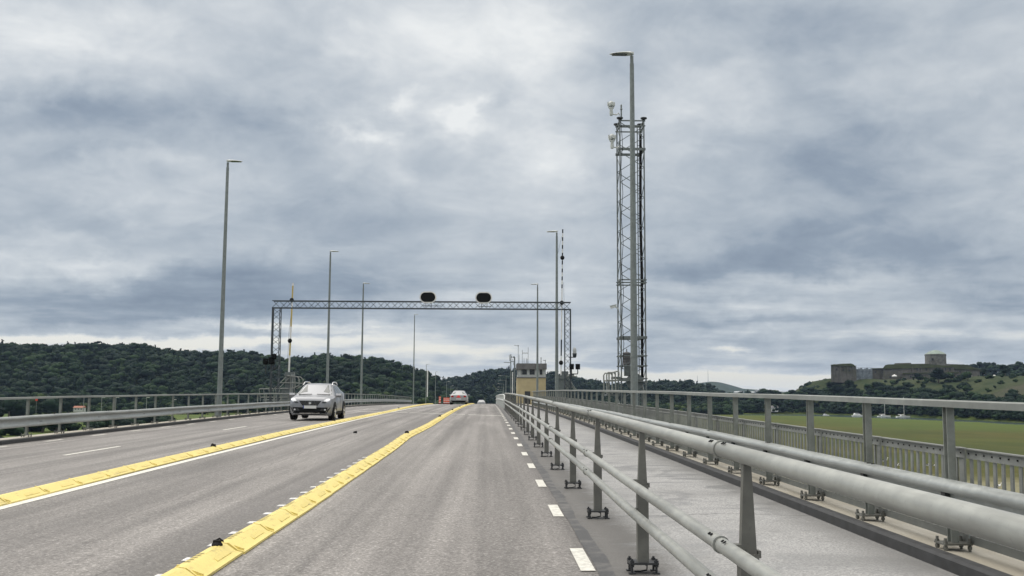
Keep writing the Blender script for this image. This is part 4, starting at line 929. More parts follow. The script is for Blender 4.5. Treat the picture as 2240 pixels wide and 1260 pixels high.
LD = table([(1900,850,1300,1120),(2000,812,1300,1120),(2088,798,1300,1120),(2130,798,1300,1120),(2164,791,1300,1120),(2190,797,1300,1120),(2240,792,1300,1120),(2500,790,1300,1120),(3200,800,1300,1120)], 10)
LE = table([(1300,880,4500,3300),(1460,852,4500,3300),(1500,841,4500,3300),(1550,835,4500,3300),(1580,837,4500,3300),(1625,850,4500,3300),(1662,853,4500,3300),(1700,856,4500,3300),(1800,862,4500,3300),(1900,875,4500,3300)], 0)
SH = table([(1500,0,740,740),(1610,0,815,725),(1674,0,822,712),(1775,0,852,704),(1962,0,760,632),(2240,0,588,513),(2500,0,500,430),(3200,0,420,350)], 0)   # far shore, marsh edge
def layer(T, az, r, plat, fall, pw=1.0):
    z = np.interp(az, T[:, 0], T[:, 1], left=BASE-5, right=BASE-5); rr_ = np.interp(az, T[:, 0], T[:, 2]); rf = np.interp(az, T[:, 0], T[:, 3])
    t = np.clip((r-rf)/(rr_-rf), 0, 1); h = np.sin(t*math.pi/2)**pw if pw != 1 else t*t*(3-2*t)*.55+np.sin(t*math.pi/2)*.45
    t2 = np.clip((r-rr_-plat)/fall, 0, 1); h = h*(1-t2*t2*(3-2*t2))
    return np.where(z > BASE, (z-BASE)*h, 0)
def wob2(x, y, s): return np.sin(x/s)*np.cos(y/s*1.3+1)+.5*np.sin(x/s*2.3+y/s*1.9+2)+.3*np.sin(x/s*5.1-y/s*4.3)
def H(x, y):
    x = np.asarray(x, float); y = np.asarray(y, float); az = np.arctan2(x, y); r = np.hypot(x, y)
    h = np.maximum.reduce([layer(LA, az, r, 10, 350), layer(LB, az, r, 10, 600), layer(LC, az, r, 200, 150, .9), layer(LD, az, r, 10, 500), layer(LE, az, r, 50, 1500)])
    h = h+np.clip(h, 0, 6)*.12*wob2(x, y, 23)
    z = BASE+h+.10*wob2(x, y, 40)
    sh = np.interp(az, SH[:, 0], SH[:, 2]); ma = np.interp(az, SH[:, 0], SH[:, 3]); a0 = SH[1, 0]
    inr = np.clip(np.minimum(r-ma-4*wob2(x, y, 30), sh-r)/6, 0, 1)*(az > a0)*(np.abs(az) < 1.3)
    near = np.clip((104+5*wob2(x, y, 14)-r)/8, 0, 1)
    far_out = np.clip((r-5200)/800, 0, 1)
    return z-(3.0*np.maximum(inr, near))*(h < .5)+far_out*0
azs = np.concatenate([np.radians(np.arange(-180, -50, 5)), np.radians(np.arange(-50, 50, .25)), np.radians(np.arange(50, 180.1, 5))])
rs = np.concatenate([[0, 20, 40, 60], np.arange(76, 1400, 7.0), np.geomspace(1400, 6500, 34)])
A_, R_ = np.meshgrid(azs, rs, indexing='ij'); X2, Y2 = R_*np.sin(A_), R_*np.cos(A_); Z2 = H(X2, Y2)
na, nr = A_.shape; V = np.stack([X2, Y2, Z2], -1).reshape(-1, 3)
ii, jj = np.meshgrid(np.arange(na-1), np.arange(nr-1), indexing='ij'); q0 = (ii*nr+jj).ravel()
Q = np.stack([q0, q0+nr, q0+nr+1, q0+1], -1)
def np_mesh(name, V, Fc, mats, mi=None, tint=None, smooth=False):
    me = bpy.data.meshes.new(name); k = Fc.shape[1]
    me.vertices.add(len(V)); me.vertices.foreach_set('co', V.astype(np.float32).ravel())
    me.loops.add(Fc.size); me.loops.foreach_set('vertex_index', Fc.astype(np.int32).ravel())
    me.polygons.add(len(Fc)); me.polygons.foreach_set('loop_start', np.arange(0, Fc.size, k, dtype=np.int32))
    for m_ in mats: me.materials.append(M[m_])
    if mi is not None: me.polygons.foreach_set('material_index', mi.astype(np.int32))
    if smooth: me.polygons.foreach_set('use_smooth', np.ones(len(Fc), bool))
    if tint is not None:
        a = me.attributes.new('tint', 'FLOAT', 'POINT'); a.data.foreach_set('value', tint.astype(np.float32))
    me.update(calc_edges=True); return me
def link(name, me, loc=(0, 0, 0), parent=None):
    o = bpy.data.objects.new(name, me); COL.objects.link(o); o.location = loc; ORG[o] = Vector(loc)
    if parent is not None: o.parent = parent
    return o
tag(link('ground', np_mesh('ground', V, Q, ['ground'], smooth=True)), kind='structure')
m = MB(); m.add([(1500*math.sin(t), 1500*math.cos(t), WATER) for t in np.linspace(0, 2*math.pi, 48, endpoint=False)], [tuple(range(48))]); tag(m.build('water', 'water'), kind='structure')
# ------------------------------------------------------------------ trees
ico = None
def ico_arr():
    bm = bmesh.new(); bmesh.ops.create_icosphere(bm, subdivisions=2, radius=1); v = np.array([p.co[:] for p in bm.verts]); f = np.array([[p.index for p in t.verts] for t in bm.faces]); bm.free(); return v, f
IV, IF = ico_arr()
def crown(kind, seed, leaves, lsz):          # crown of a tree of height 1, made of leafy clumps
    r = np.random.default_rng(seed); lumps = []
    if kind == 'con':
        for k in range(6):
            z = .25+.62*k/5; w = .26*(1-.82*k/5); lumps.append((np.array([r.normal(0, .015), r.normal(0, .015), z]), np.array([w, w, .12])))
    elif kind == 'pine':
        for k in range(6): lumps.append((np.array([r.normal(0, .10), r.normal(0, .10), r.uniform(.55, .92)]), np.array([.15, .15, .09])*r.uniform(.8, 1.3)))
    elif kind == 'bush':
        for k in range(7): lumps.append((np.array([r.normal(0, .28), r.normal(0, .28), r.uniform(.2, .62)]), np.array([.30, .30, .30])*r.uniform(.7, 1.2)))
    else:
        for k in range(9):
            a = r.uniform(0, 6.28); d = r.uniform(.0, .26); z = r.uniform(.34, .80); lumps.append((np.array([d*math.cos(a), d*math.sin(a), z]), np.array([.20, .20, .17])*r.uniform(.75, 1.25)))
        lumps.append((np.array([0, 0, .5]), np.array([.26, .26, .26])))
    Vs, Fs, Ts = [], [], []; n = 0
    per = max(4, leaves//len(lumps))
    for c, s_ in lumps:
        nz = 1+.16*np.sin(IV*[7, 6, 8]+r.uniform(0, 6, 3)).sum(1, keepdims=True)*.6
        v = IV*nz*s_*.86+c; Vs.append(v); Fs.append(IF+n); n += len(v); Ts.append(np.full(len(v), r.uniform(-.1, .1)))
        d = r.normal(size=(per, 3)); d /= np.linalg.norm(d, axis=1, keepdims=True); d[:, 2] = np.abs(d[:, 2])*.9-.25*(r.random(per) < .4)
        p = c+d*s_*r.uniform(.85, 1.18, (per, 1))
        a = r.normal(size=(per, 3)); b = r.normal(size=(per, 3)); a /= np.linalg.norm(a, axis=1, keepdims=True); b -= a*(a*b).sum(1, keepdims=True); b /= np.linalg.norm(b, axis=1, keepdims=True)
        sz = lsz*r.uniform(.6, 1.3, (per, 1))
        t = np.stack([p-a*sz, p+a*sz*.8+b*sz*.3, p+b*sz*1.1], 1).reshape(-1, 3); Vs.append(t); Fs.append(np.arange(per*3).reshape(-1, 3)+n); n += per*3; Ts.append(np.repeat(r.uniform(-.16, .16, per), 3))
    return np.concatenate(Vs), np.concatenate(Fs), np.concatenate(Ts)
PF = {'dec': [crown('dec', 10+i, 320, .042) for i in range(4)], 'con': [crown('con', 30+i, 100, .05) for i in range(2)], 'pine': [crown('pine', 40+i, 110, .05) for i in range(2)], 'bush': [crown('bush', 50+i, 120, .09) for i in range(3)]}
def scatter(name, pts, mats, label, cat):
    """pts: x, y, z, height, width factor, kind, material index"""
    Vs, Fs, Ts, Ms = [], [], [], []; n = 0
    for x, y, z, h, w, kd, mi in pts:
        P_ = PF[kd]; v, f, t = P_[rng.integers(len(P_))]; a = rng.uniform(0, 6.28); ca, sa = math.cos(a), math.sin(a)
        vv = np.empty_like(v); vv[:, 0] = (v[:, 0]*ca-v[:, 1]*sa)*h*w+x; vv[:, 1] = (v[:, 0]*sa+v[:, 1]*ca)*h*w+y; vv[:, 2] = v[:, 2]*h+z
        Vs.append(vv); Fs.append(f+n); n += len(v); Ts.append(np.clip(t+rng.uniform(.05, .95), 0, .999)); Ms.append(np.full(len(f), mi))
    o = link(name, np_mesh(name, np.concatenate(Vs), np.concatenate(Fs), mats, np.concatenate(Ms), np.concatenate(Ts)))
    return tag(o, label, cat, kind='stuff')
def fill(T, pxa, pxb, sp, over, hfun, kinds, rlim=None, spr=None):
    out = []; a0, a1 = math.atan2(ray(pxa, 850).x, ray(pxa, 850).y), math.atan2(ray(pxb, 850).x, ray(pxb, 850).y)
    rmin, rmax = T[:, 3].min(), T[:, 2].max()+over; r = rmin
    while r < rmax:
        a = a0+random.uniform(0, sp/r)
        while a < a1:
            rf = np.interp(a, T[:, 0], T[:, 3]); rr_ = np.interp(a, T[:, 0], T[:, 2])
            if rf-5 < r < rr_+over:
                rj = r+random.uniform(-.4, .4)*sp; aj = a+random.uniform(-.35, .35)*sp/r; x, y = rj*math.sin(aj), rj*math.cos(aj); z = float(H(x, y))
                if z > BASE-.6:
                    h = hfun(aj, (r-rf)/(rr_-rf)); k = random.choice(kinds); out.append((x, y, z-.4, h, random.uniform(.85, 1.25)*(1.05 if k[0] == 'dec' else 1), k[0], k[1]))
            a += sp/r
        r += (spr or sp)*.95
    return out
KD = [('dec', 0)]*5+[('dec', 1)]*4+[('pine', 1)]+[('con', 1)]*2
f1 = fill(LA, -330, 1015, 8.2, 22, lambda a, t: random.uniform(9, 14.5), KD)
scatter('forest', f1, ['leaf', 'leafd'], 'dense dark green mixed forest covering the long hill on the left', 'forest')
f2 = fill(LB, 920, 1640, 10.5, 30, lambda a, t: random.uniform(10, 17), [('con', 0)]*3+[('pine', 0)]*2+[('dec', 0)]*3, spr=16)
scatter('forest', f2, ['leafd'], 'bluish dark conifer woods on the farther ridge behind the control tower and mast', 'forest')
f4 = fill(LD, 2040, 2420, 9, 20, lambda a, t: random.uniform(8, 13), KD)
scatter('forest', f4, ['leafd', 'leaf'], 'dark woods on the ridge behind the right end of the fortress', 'forest')
# trees along the far shore below the fortress, and the bushy belt left of them
sp_ = []
for px in np.arange(1590, 2480, 4.6):
    a = math.atan2(ray(px, 900).x, ray(px, 900).y); sh = np.interp(a, SH[:, 0], SH[:, 2])
    for k, dr in enumerate((7, 17, 28, 41)):
        if px < 1850 or k < 3 or random.random() < .45:
            r = sh+dr+random.uniform(-3, 3); aj = a+random.uniform(-3, 3)/r; x, y = r*math.sin(aj), r*math.cos(aj); z = float(H(x, y)); h = random.uniform(6, 10.5)*(1.1 if k and px < 1760 else 1)*(.8 if 1690 < px < 1800 else 1)*(.75 if k == 0 else 1)
            sp_.append((x, y, min(z, BASE+14)-.3 if px > 1760 else z-.3, h, random.uniform(1, 1.45), 'dec', random.choice((0, 1, 1))))
scatter('shore_woods', sp_, ['leaf', 'leafd'], 'belt of broad green trees along the far shore behind the boats', 'woods')
sp_ = []
for px in np.arange(1170, 1660, 5.0):
    a = math.atan2(ray(px, 900).x, ray(px, 900).y)
    for k, r0 in enumerate((735, 755, 780, 810, 840)):
        r = r0+random.uniform(-8, 8)+(max(0, px-1600)*.9); aj = a+random.uniform(-4, 4)/r; x, y = r*math.sin(aj), r*math.cos(aj)
        if float(H(x, y)) < BASE-1: continue
        sp_.append((x, y, BASE-.3, random.uniform(3.5, 7.5)+k*1.0, random.uniform(1, 1.5), random.choice(('dec', 'dec', 'bush')) if k else 'bush', random.choice((0, 2, 1)) if k < 2 else random.choice((0, 1))))
scatter('woods', sp_, ['leaf', 'leafd', 'leafl'], 'lighter bushy belt of trees across the marsh between the mast and the shore', 'woods')
sp_ = []
for px in np.arange(-250, 985, 9.0):
    a = math.atan2(ray(px, 890).x, ray(px, 890).y)
    for k, r0 in enumerate((655, 672)):
        r = r0+random.uniform(-7, 7); aj = a+random.uniform(-4, 4)/r; x, y = r*math.sin(aj), r*math.cos(aj)
        if random.random() < (.75 if px > 560 else .4): sp_.append((x, y, float(H(x, y))-.3, random.uniform(5, 9)+(3 if px > 700 else 0), random.uniform(1, 1.4), random.choice(('dec', 'dec', 'bush')), random.choice((0, 1))))
scatter('woods', sp_, ['leaf', 'leafl'], 'lighter green trees along the foot of the long wooded hill', 'woods')
# single trees and shrubs
def tree_protos():
    out = []
    for i, (kd, mt_, nm) in enumerate((('dec', 'leaf', 0), ('dec', 'leafd', 0), ('dec', 'leafl', 0), ('bush', 'leaf', 1), ('bush', 'leafd', 1))):
        v, f, t = crown(kd, 70+i, 1100 if kd == 'dec' else 700, .032 if kd == 'dec' else .05)
        cm = np_mesh('crown', v, f, [mt_], None, np.clip(t*1.1+.35, 0, .6))
        m = MB(); r = random.Random(i); m.tube([(0, 0, -.05), (.01, 0, .2), (0, .01, .5)], [.035, .026, .014], 7)
        for k in range(5):
            a = r.uniform(0, 6.28); m.tube([(0, 0, .18+.06*k), (.10*math.cos(a), .10*math.sin(a), .32+.06*k), (.20*math.cos(a), .20*math.sin(a), .44+.06*k)], [.014, .01, .005], 5)
        tk = m.build('trunk', 'bark'); tm = tk.data; bpy.data.objects.remove(tk); out.append((cm, tm, nm))
    return out
TP = tree_protos()
def tree(px, r, h, w, k, label, group, py=900, name=None):
    d = ray(px, py); a = math.atan2(d.x, d.y); x, y = r*math.sin(a), r*math.cos(a); z = float(H(x, y))-.2
    cm, tm, nm = TP[k]; t = thing(name or ('shrub' if nm else 'tree'), (x, y, z), label, 'shrub' if nm else 'tree', group); t.scale = (h*w, h*w, h); t.rotation_euler = (0, 0, random.uniform(0, 6.28))
    c = bpy.data.objects.new('crown', cm); COL.objects.link(c); c.parent = t
    b = bpy.data.objects.new('trunk', tm); COL.objects.link(b); b.parent = t; return t
GH = 'trees on the slope below the fortress'; GM = 'trees and shrubs on the meadow beyond the left parapet'
big = [(1822,872,11,1.35,1,'broad dark tree at the left foot of the fortress bastion'),(1838,852,15,1.45,1,'tall dark tree just below the left bastion, biggest on the slope'),(1862,858,11,1.3,1,'dark tree below the scaffolded wall, right of the biggest tree'),(1925,822,12,1.3,1,'dark round tree below the curtain wall, left of the grassy bank'),(1945,815,10,1.2,0,'smaller green tree beside the dark round tree below the curtain wall'),
 (2012,822,8,1.3,1,'dark bushy tree below the outer wall of the fortress'),(2056,806,12,1.5,1,'wide dark tree directly below the round tower'),(2078,815,8,1.2,0,'small green tree right of the wide tree below the tower'),(2120,800,9,1.3,0,'green tree on the slope below the pale tents'),(2155,835,7.5,.9,1,'narrow dark tree standing alone right of the fortress'),
 (2203,828,9.5,1.25,1,'broad dark tree standing alone near the right edge of the picture'),(1965,835,4,1.1,1,'small dark tree against the fortress wall beside the white tent')]
for px, r, h, w, k, lb in big: tree(px, r, h, w, k, lb, GH)
for i in range(150):
    px = random.uniform(1730, 2330); a = math.atan2(ray(px, 900).x, ray(px, 900).y); sh = np.interp(a, SH[:, 0], SH[:, 2]); r = random.uniform(sh+38, 862 if px > 1850 else 925)
    if r < sh+38 or (1880 < px < 1925 and r > sh+45): continue
    up = (r-sh)/(860-sh+1); sc_ = random.uniform(2.6, 7.0)*(1.15-.7*up)
    tree(px, r, sc_, random.uniform(1, 1.6), random.choice((0, 1, 3, 3, 4)), 'low bush or small tree on the grassy slope under the fortress walls', GH)
md = [(-60,300,7,1.5),(-20,330,8,1.4),(15,300,4.5,1.6),(70,330,5,1.7),(95,320,6,1.7),(125,325,6.5,1.6),(150,335,5.5,1.6),(20,560,13,1.2),(55,570,12,1.3),(90,580,13,1.2),(120,560,14,1.3),(150,575,13,1.2),(230,370,5.5,1.8),(258,380,5.5,1.7),(285,385,5,1.8),(310,390,5.5,1.7),(340,400,5,1.8),(365,410,4.5,1.6),
  (205,610,7,1.5),(240,600,6,1.5),(300,620,8,1.4),(340,600,7,1.5),(380,640,9,1.5),(420,640,8,1.5),(455,630,7,1.4),(500,650,8,1.6),(540,650,9,1.5),(590,650,9,1.5),(50,255,2.2,2),(-5,250,3,2),(200,350,2.0,2)]
wh = ['far left', 'left', 'middle', 'right']
for i, (px, r, h, w) in enumerate(md):
    k = (0, 1, 0, 3, 2)[i % 5] if h > 5.5 else (3, 4)[i % 2]
    tree(px, r, h, w, k, 'green '+('tree' if k < 3 else 'shrub')+' on the meadow below the left parapet, seen between its posts', GM)
for i in range(26):
    px = 1640+i*25+random.uniform(-8, 8); tree(px, random.uniform(106, 116), random.uniform(1.0, 1.9), random.uniform(1.2, 1.8), random.choice((3, 4)), 'low dark shrub on the near edge of the marsh behind the slatted parapet', 'shrubs on the river bank', py=1100)
# ------------------------------------------------------------------ fortress
FY = 836.0
ft = thing('fortress', (at(1960, 830, FY).x, FY+20, at(1960, 832, FY).z), 'old stone fortress on the hill with a round tower under a green copper roof', 'fortress')
def blk(nm, mt_, pts, Y, dep, par=ft, sl=0):
    """outline in the view at distance Y, built dep metres thick"""
    m = MB(); P3 = [at(px, py, Y) for px, py in pts]; n = len(P3)
    bk = [Vector((p.x*(Y+dep)/Y, p.y+dep, p.z)) for p in P3]
    m.add(P3+bk, [tuple(range(n)), tuple(range(2*n-1, n-1, -1))]+[(i, i+n, (i+1) % n+n, (i+1) % n) for i in range(n)]); return m.build(nm, mt_, par, smooth=False)
blk('bastion_wall', 'fort', [(1818, 836), (1817.5, 798), (1826, 796.5), (1866, 800), (1873, 803), (1874, 838)], FY, 34)
m = MB()
for px in (1824, 1838, 1852, 1865):
    a_, b2 = at(px, 835, FY), at(px, 801, FY); m.bar((a_.x, FY-.2, a_.z), (b2.x, FY-.2, b2.z), 1.2, .5)
m.build('buttress', 'fort', ft)
blk('turf_mound', 'turf', [(1826, 797), (1842, 795.5), (1862, 795), (1868, 797.5), (1872, 803), (1856, 801)], FY+3, 26)
blk('curtain_wall', 'fort', [(1906, 838), (1906, 806), (1936, 805.5), (1936, 838)], FY+6, 14)
blk('main_wall', 'fort', [(1930, 838), (1932, 806), (2086, 802), (2088, 838)], FY-4, 30)
blk('turf_roof', 'turf', [(1931, 805.6), (1936, 799), (1943, 797), (2030, 796.2), (2072, 800), (2086, 801.8)], FY-2, 26)
blk('outer_wall', 'fort', [(1972, 838), (1974, 816.5), (2096, 814), (2108, 822), (2112, 838)], FY-14, 9)
m = MB()
for px in (1995, 2014, 2036, 2058):
    a_, b2 = at(px, 814, FY-4), at(px, 802.5, FY-4); m.bar((a_.x, FY-4.2, a_.z), (b2.x, FY-4.2, b2.z), 1.3, .5)
m.build('wall_pier', 'fort', ft)
m = MB()
for i, px in enumerate((2006, 2026, 2048, 2068, 2078)):
    a_ = at(px, 808, FY-4); m.box((a_.x, FY-4.1, a_.z), (1.1, .3, 2.0))
m.build('window_openings', 'dark', ft)
blk('right_wall', 'fort', [(2086, 838), (2086, 806), (2142, 807), (2144, 824), (2140, 838)], FY+2, 24)
blk('turf_bank', 'turf', [(2070, 801), (2084, 797.5), (2108, 797), (2125, 801), (2143, 807), (2158, 816), (2150, 818), (2142, 807.8), (2086, 805.5)], FY+4, 30)
blk('low_wall', 'fort', [(2200, 836), (2200, 823), (2260, 823), (2260, 838)], FY+10, 8)
blk('upper_wall', 'fort', [(1955, 800), (1957, 794.5), (1992, 793.5), (1994, 796), (2024, 795.5), (2024, 800)], FY+8, 12)
blk('upper_wall', 'fort', [(2069, 803), (2069, 796), (2098, 797), (2100, 803)], FY+9, 12)
blk('stepped_wall', 'fort', [(2096, 838), (2097, 826), (2116, 827), (2118, 831), (2136, 832), (2137, 838)], FY-10, 7)
m = MB()
for px, py in ((1830, 808), (1845, 809), (1858, 810), (1915, 814), (1948, 824), (1992, 824), (2018, 823), (2040, 824), (2066, 822), (2100, 813), (2120, 815)):
    yy = FY-14.2 if 1972 < px < 2096 and py > 816 else (FY-.3 if px < 1880 else FY-4.3); a_ = at(px, py, yy); m.box((a_.x, yy, a_.z), (1.2, .4, 1.5))
m.build('embrasures', 'dark', ft)
ct = at(2047, 800, FY+14); rt = (at(2069, 790, FY+14).x-at(2025, 790, FY+14).x)/2; zt, zb = at(2047, 775.5, FY+14).z, at(2047, 806, FY+14).z
m = MB(); m.lathe((ct.x, FY+14, 0), [(rt*.985, zb), (rt*.975, zt-1.2), (rt*1.0, zt-1.0), (rt*1.0, zt)], 40); tow = m.build('tower', 'forttower', ft)
m = MB(); zap = at(2047, 765.5, FY+14).z; m.lathe((ct.x, FY+14, 0), [(rt*.99, zt-.05), (rt*.985, zt+.25), (rt*.62, zt+(zap-zt)*.60), (rt*.25, zt+(zap-zt)*.92), (.1, zap)], 40); m.build('roof', 'copper', tow)
m = MB(); wz = at(2040, 786, FY+5).z; wx = at(2040, 786, FY+14-rt).x; m.box((wx, FY+14-rt*.96, wz), (1.7, 1.4, 1.9)); m.build('window', 'dark', tow)
for c4, dz_ in ((((1974, 817), (2097, 814.5)), -14.6), (((1932, 806.3), (2086, 802.5)), -4.5), (((1817.5, 798.6), (1873, 801)), -.6), (((1906, 806.4), (1932, 806)), 5.5), (((2088, 806.8), (2142, 807.8)), 1.5)):
    a_, b2 = at(*c4[0], FY+dz_), at(*c4[1], FY+dz_); m = MB(); m.bar(a_, b2, .9, .7); m.build('coping', 'turf', ft)
a_ = at(1873, 838, FY+4); b2 = at(1907, 805, FY+4)
m = MB(); zz = np.linspace(a_.z, at(1873, 804.5, FY+4).z, 6)
for x in np.linspace(a_.x, b2.x, 9): m.bar((x, FY+3, a_.z), (x, FY+3, zz[-1]), .14)
for z in zz: m.bar((a_.x, FY+3, z), (b2.x, FY+3, z), .3, .2)
for i in range(8):
    x0_, x1_ = a_.x+(b2.x-a_.x)*i/8, a_.x+(b2.x-a_.x)*(i+1)/8
    m.bar((x0_, FY+2.9, zz[i % 5]), (x1_, FY+2.9, zz[i % 5+1]), .14)
    m.box(((x0_+x1_)/2, FY+3.4, (zz[0]+zz[-1])/2+(i % 3-.5)*.6), ((x1_-x0_)*.86, .15, (zz[-1]-zz[0])*.86))
m.box(((a_.x+b2.x)/2, FY+10, (zz[0]+zz[-1])/2-.5), (b2.x-a_.x, 12, zz[-1]-zz[0]-1)); m.build('scaffold', 'scaf', ft)
# tents, boats, houses, birds
def tent(px, py, Y, w, label):
    c = at(px, py, Y); z = max(c.z, float(H(c.x, Y))+.2); t = thing('tent', (c.x, Y, z), label, 'tent', 'white tents by the fortress')
    m = MB(); h = w*.5; m.loft([[(c.x-w/2, Y-w/2, z+h*.35), (c.x+w/2, Y-w/2, z+h*.35), (c.x+w/2, Y+w/2, z+h*.35), (c.x-w/2, Y+w/2, z+h*.35)], [(c.x-.1, Y-.1, z+h), (c.x+.1, Y-.1, z+h), (c.x+.1, Y+.1, z+h), (c.x-.1, Y+.1, z+h)]]); m.build('roof', 'white', t)
    m = MB(); m.box((c.x, Y, z+h*.1), (w*.93, w*.93, h*.5)); m.build('side_wall', 'white', t)
tent(1956.5, 823.5, FY-20, 3.2, 'white pointed tent in front of the middle of the fortress wall'); tent(2122.5, 834.5, FY-26, 2.4, 'small white tent at the right end of the outer wall'); tent(2175, 822, FY-12, 1.6, 'tiny white tent farthest right, on the open bank')
def boat(px, py, r, L, sail, label, h=1.0, mast=0):
    a = atr(px, py, r); x, y, z = a.x, a.y, WATER; t = thing('sailing_boat' if sail else 'motor_boat', (x, y, z), label, 'boat', 'white boats moored off the far shore')
    def hull(k): # k: 0..1 along
        w = .17*L*math.sin(math.pi*min(1, .18+k*.82))**.7*(1 if k < .9 else 1); return w
    m = MB(); rings = []
    for k in np.linspace(0, 1, 9):
        xx = x+L*(.5-k); w = max(.04, .155*L*(math.sin(math.pi*.5*min(1, (1-abs(1-k*1.0))*1.7+.02))**.8)); fb = (.095+.05*(1-k))*L*.8
        rings.append([(xx, y-w, z+fb), (xx, y-w*.75, z-.1), (xx, y+w*.75, z-.1), (xx, y+w, z+fb)])
    m.loft(rings[::-1]); m.build('hull', 'hull', t)
    m = MB()
    if sail: m.prism([(x-L*.24, z+.09*L), (x+L*.18, z+.10*L), (x+L*.10, z+.145*L), (x-L*.2, z+.15*L)], 'Y', y-L*.09, y+L*.09)
    else: m.prism([(x-L*.38, z+.10*L), (x+L*.26, z+.11*L), (x+L*.10, z+.20*L), (x+L*.0, z+.27*L), (x-L*.30, z+.27*L), (x-L*.36, z+.16*L)], 'Y', y-L*.11, y+L*.11)
    cb = m.build('cabin', 'hull', t)
    m = MB()
    if sail: m.box((x-.02*L, y-L*.091, z+.118*L), (L*.26, .03, .02*L))
    else: m.box((x-.12*L, y-L*.112, z+.215*L), (L*.30, .03, .045*L))
    m.build('window', 'dark', cb)
    if mast:
        m = MB(); m.tube([(x+L*.06, y, z+.1*L), (x+L*.06, y, z+mast)], .11, 5); m.tube([(x+L*.05, y, z+.21*L), (x-L*.38, y, z+.20*L)], .16, 6); m.build('mast', 'white', t)
        m = MB(); m.tube([(x+L*.48, y, z+.1*L), (x+L*.06, y, z+mast*.97), (x-L*.48, y, z+.1*L)], .02, 3); m.build('rigging', 'dark', t)
    return t
boat(1807, 905, 790, 4.6, False, 'small white open motor boat, leftmost of the moored boats'); boat(1877, 906, 765, 8.4, False, 'white cabin cruiser moored left of the two sailing boats')
boat(1934, 908, 745, 8.8, True, 'white sailing boat with the shorter mast, left of the other', mast=9.0); boat(1976, 909.6, 735, 9.2, True, 'white sailing boat with the tall bare mast, rightmost of the boats', mast=13.5)
def house(px, py, r, w, h, wall, roof, label, cat='house'):
    a = atr(px, py, r); x, y = a.x, a.y; z = max(a.z, float(H(x, y))); t = thing('house', (x, y, z), label, cat)
    m = MB(); m.box((x, y, z+h*.3-.3), (w, w*.6, h*.6+.6)); m.build('wall', wall, t)
    m = MB(); m.prism([(y-w*.36, z+h*.6), (y+w*.36, z+h*.6), (y, z+h)], 'X', x-w*.54, x+w*.54); m.build('roof', roof, t)
    for k in (-.28, 0, .28):
        m = MB(); m.box((x+w*k, y-w*.3-.02, z+h*.33), (w*.12, .06, h*.25)); m.build('window', 'dark', t)
house(174, 898, 560, 5.0, 2.3, 'offwhite', 'redtile', 'pale house with an orange tiled roof seen through the left parapet')
house(1690, 899, 832, 7.5, 4.2, 'white', 'paneling', 'white boathouse among the trees on the far shore'); house(1617, 889, 838, 6.0, 2.6, 'white', 'white', 'small white shed above the shore at the left end of the trees')
for i, (px, w, h) in enumerate(((1614, 26, 16), (1622, 14, 18), (1648, 24, 15), (1662, 34, 20))):
    house(px, 863.0, 3200, w*.8, h*.62, 'framegrey', 'paneling' if i % 2 else 'framegrey', ['white town building far behind the handrail, leftmost of four', 'narrow white town building, second of four far behind the handrail', 'white town building, third of four far behind the handrail', 'widest pale town building, rightmost of four far behind the handrail'][i], 'building')
for px, y0, y1 in ((1526, 838, 821), (1549, 836, 808)):
    a_ = at(px, y0, 4200); b2 = at(px, y1, 4200); m = MB(); m.tube([a_, (a_.x, 4200, b2.z)], [1.1, .5], 5)
    tag(m.build('radio_mast', 'framegrey', origin=a_), 'thin radio mast on the blue far hill, the '+('shorter left one' if px == 1526 else 'taller right one'), 'radio mast', 'radio masts on the far hill')
for i, (px, r, y0) in enumerate(((184, 480, 867), (223, 520, 869), (254, 540, 869), (321, 560, 869), (380, 600, 874))):
    a_ = atr(px, y0, r); z = float(H(a_.x, a_.y)); t = thing('street_lamp', (a_.x, a_.y, z), ['first', 'second', 'third', 'fourth', 'fifth'][i]+' small road lamp from the left, beyond the left parapet in front of the forest', 'street lamp', 'small road lamps in the valley')
    m = MB(); m.tube([(a_.x, a_.y, z), (a_.x, a_.y, a_.z)], .14, 5); m.build('pole', 'galv', t); m = MB(); m.box((a_.x+.7, a_.y, a_.z), (1.5, .4, .2)); m.build('lamp_head', 'white', t)
a_ = atr(80, 873, 380); z = float(H(a_.x, a_.y)); t = thing('sign', (a_.x, a_.y, z), 'small red sign on a post among the trees beyond the left parapet', 'sign')
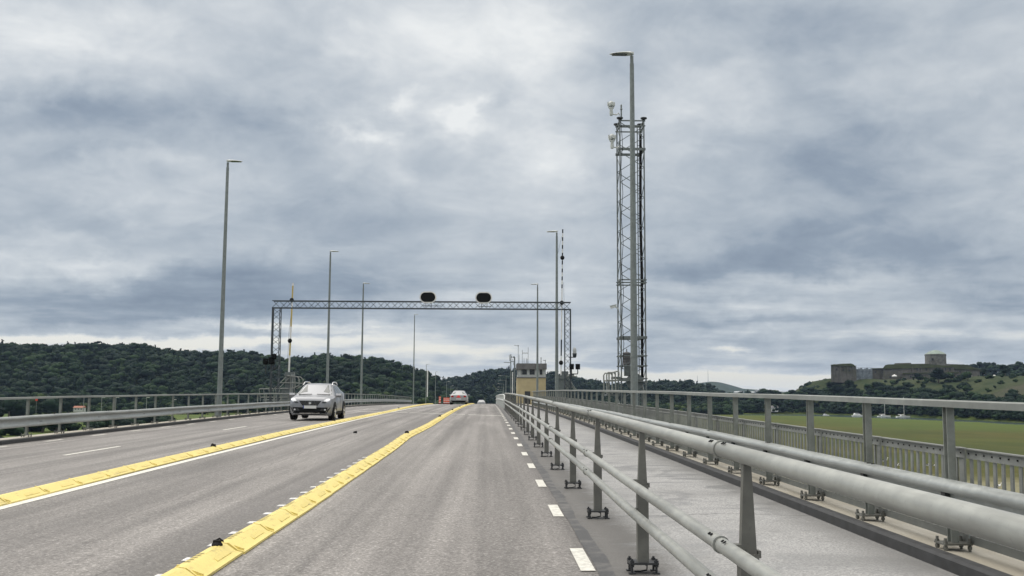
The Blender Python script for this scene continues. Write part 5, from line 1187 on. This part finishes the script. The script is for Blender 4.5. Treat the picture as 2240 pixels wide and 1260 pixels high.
m = MB(); m.box((a_.x, a_.y, a_.z), (.8, .08, 1.2)); m.build('board', 'redpaint', t); m = MB(); m.tube([(a_.x, a_.y+.1, z), (a_.x, a_.y+.1, a_.z)], .05, 5); m.build('post', 'galv', t)
def bird(px, py, s_, label, mt2='black'):
    r = 10.2/((py-horiz(px))/F); a_ = atr(px, py, r); x, y = a_.x, a_.y; z = float(H(x, y)); t = thing('goose', (x, y, z), label, 'goose', 'geese resting on the marsh')
    m = MB(); m.loft([[(x+dx*s_, y+w*s_*math.cos(q), z+(.32+dz+w*math.sin(q))*s_) for q in np.linspace(0, 2*math.pi, 8, endpoint=False)] for dx, w, dz in ((-.45, .02, .06), (-.3, .12, .02), (0, .2, 0), (.25, .16, .04), (.36, .07, .14), (.40, .05, .34), (.44, .06, .44), (.56, .02, .42))]); m.build('body', 'white', t)
    m = MB(); m.loft([[(x+dx*s_, y+w*s_*math.cos(q), z+(.38+w*math.sin(q)*.8)*s_) for q in np.linspace(0, 2*math.pi, 6, endpoint=False)] for dx, w in ((-.5, .02), (-.35, .10), (-.05, .19), (.05, .05))]); m.build('wings', mt2, t)
for i, (px, py, s_) in enumerate(((1935, 1004, 1.1), (1961, 1011, .7), (2030, 1010, 1.0), (2183, 1046, .8), (2043, 1009, .6), (1969, 1010, .6))):
    bird(px, py, s_, ['large white goose on the marsh, leftmost, seen through the slats', 'small white goose left of the pair below the handrail', 'white goose with dark wings directly beyond the thick post', 'white goose on the pale reeds nearest the camera', 'small dark-winged goose right beside the one near the thick post', 'small dark-winged goose touching the second from the left'][i])
# ------------------------------------------------------------------ haze
m = MB(); m.box((0, 400, 54), (13400, 13600, 134)); hz = m.build('haze', 'white', smooth=False); tag(hz, kind='stuff')
hm = bpy.data.materials.new('haze'); hm.use_nodes = True; g = NT(hm.node_tree); g.n.clear()
o = g.new('ShaderNodeOutputMaterial'); pv = g.new('ShaderNodeVolumePrincipled'); pv.inputs['Color'].default_value = (.50, .68, 1, 1); pv.inputs['Density'].default_value = 5.5e-5; pv.inputs['Anisotropy'].default_value = .2
g.l.new(pv.outputs[0], o.inputs['Volume']); hz.data.materials.clear(); hz.data.materials.append(hm)
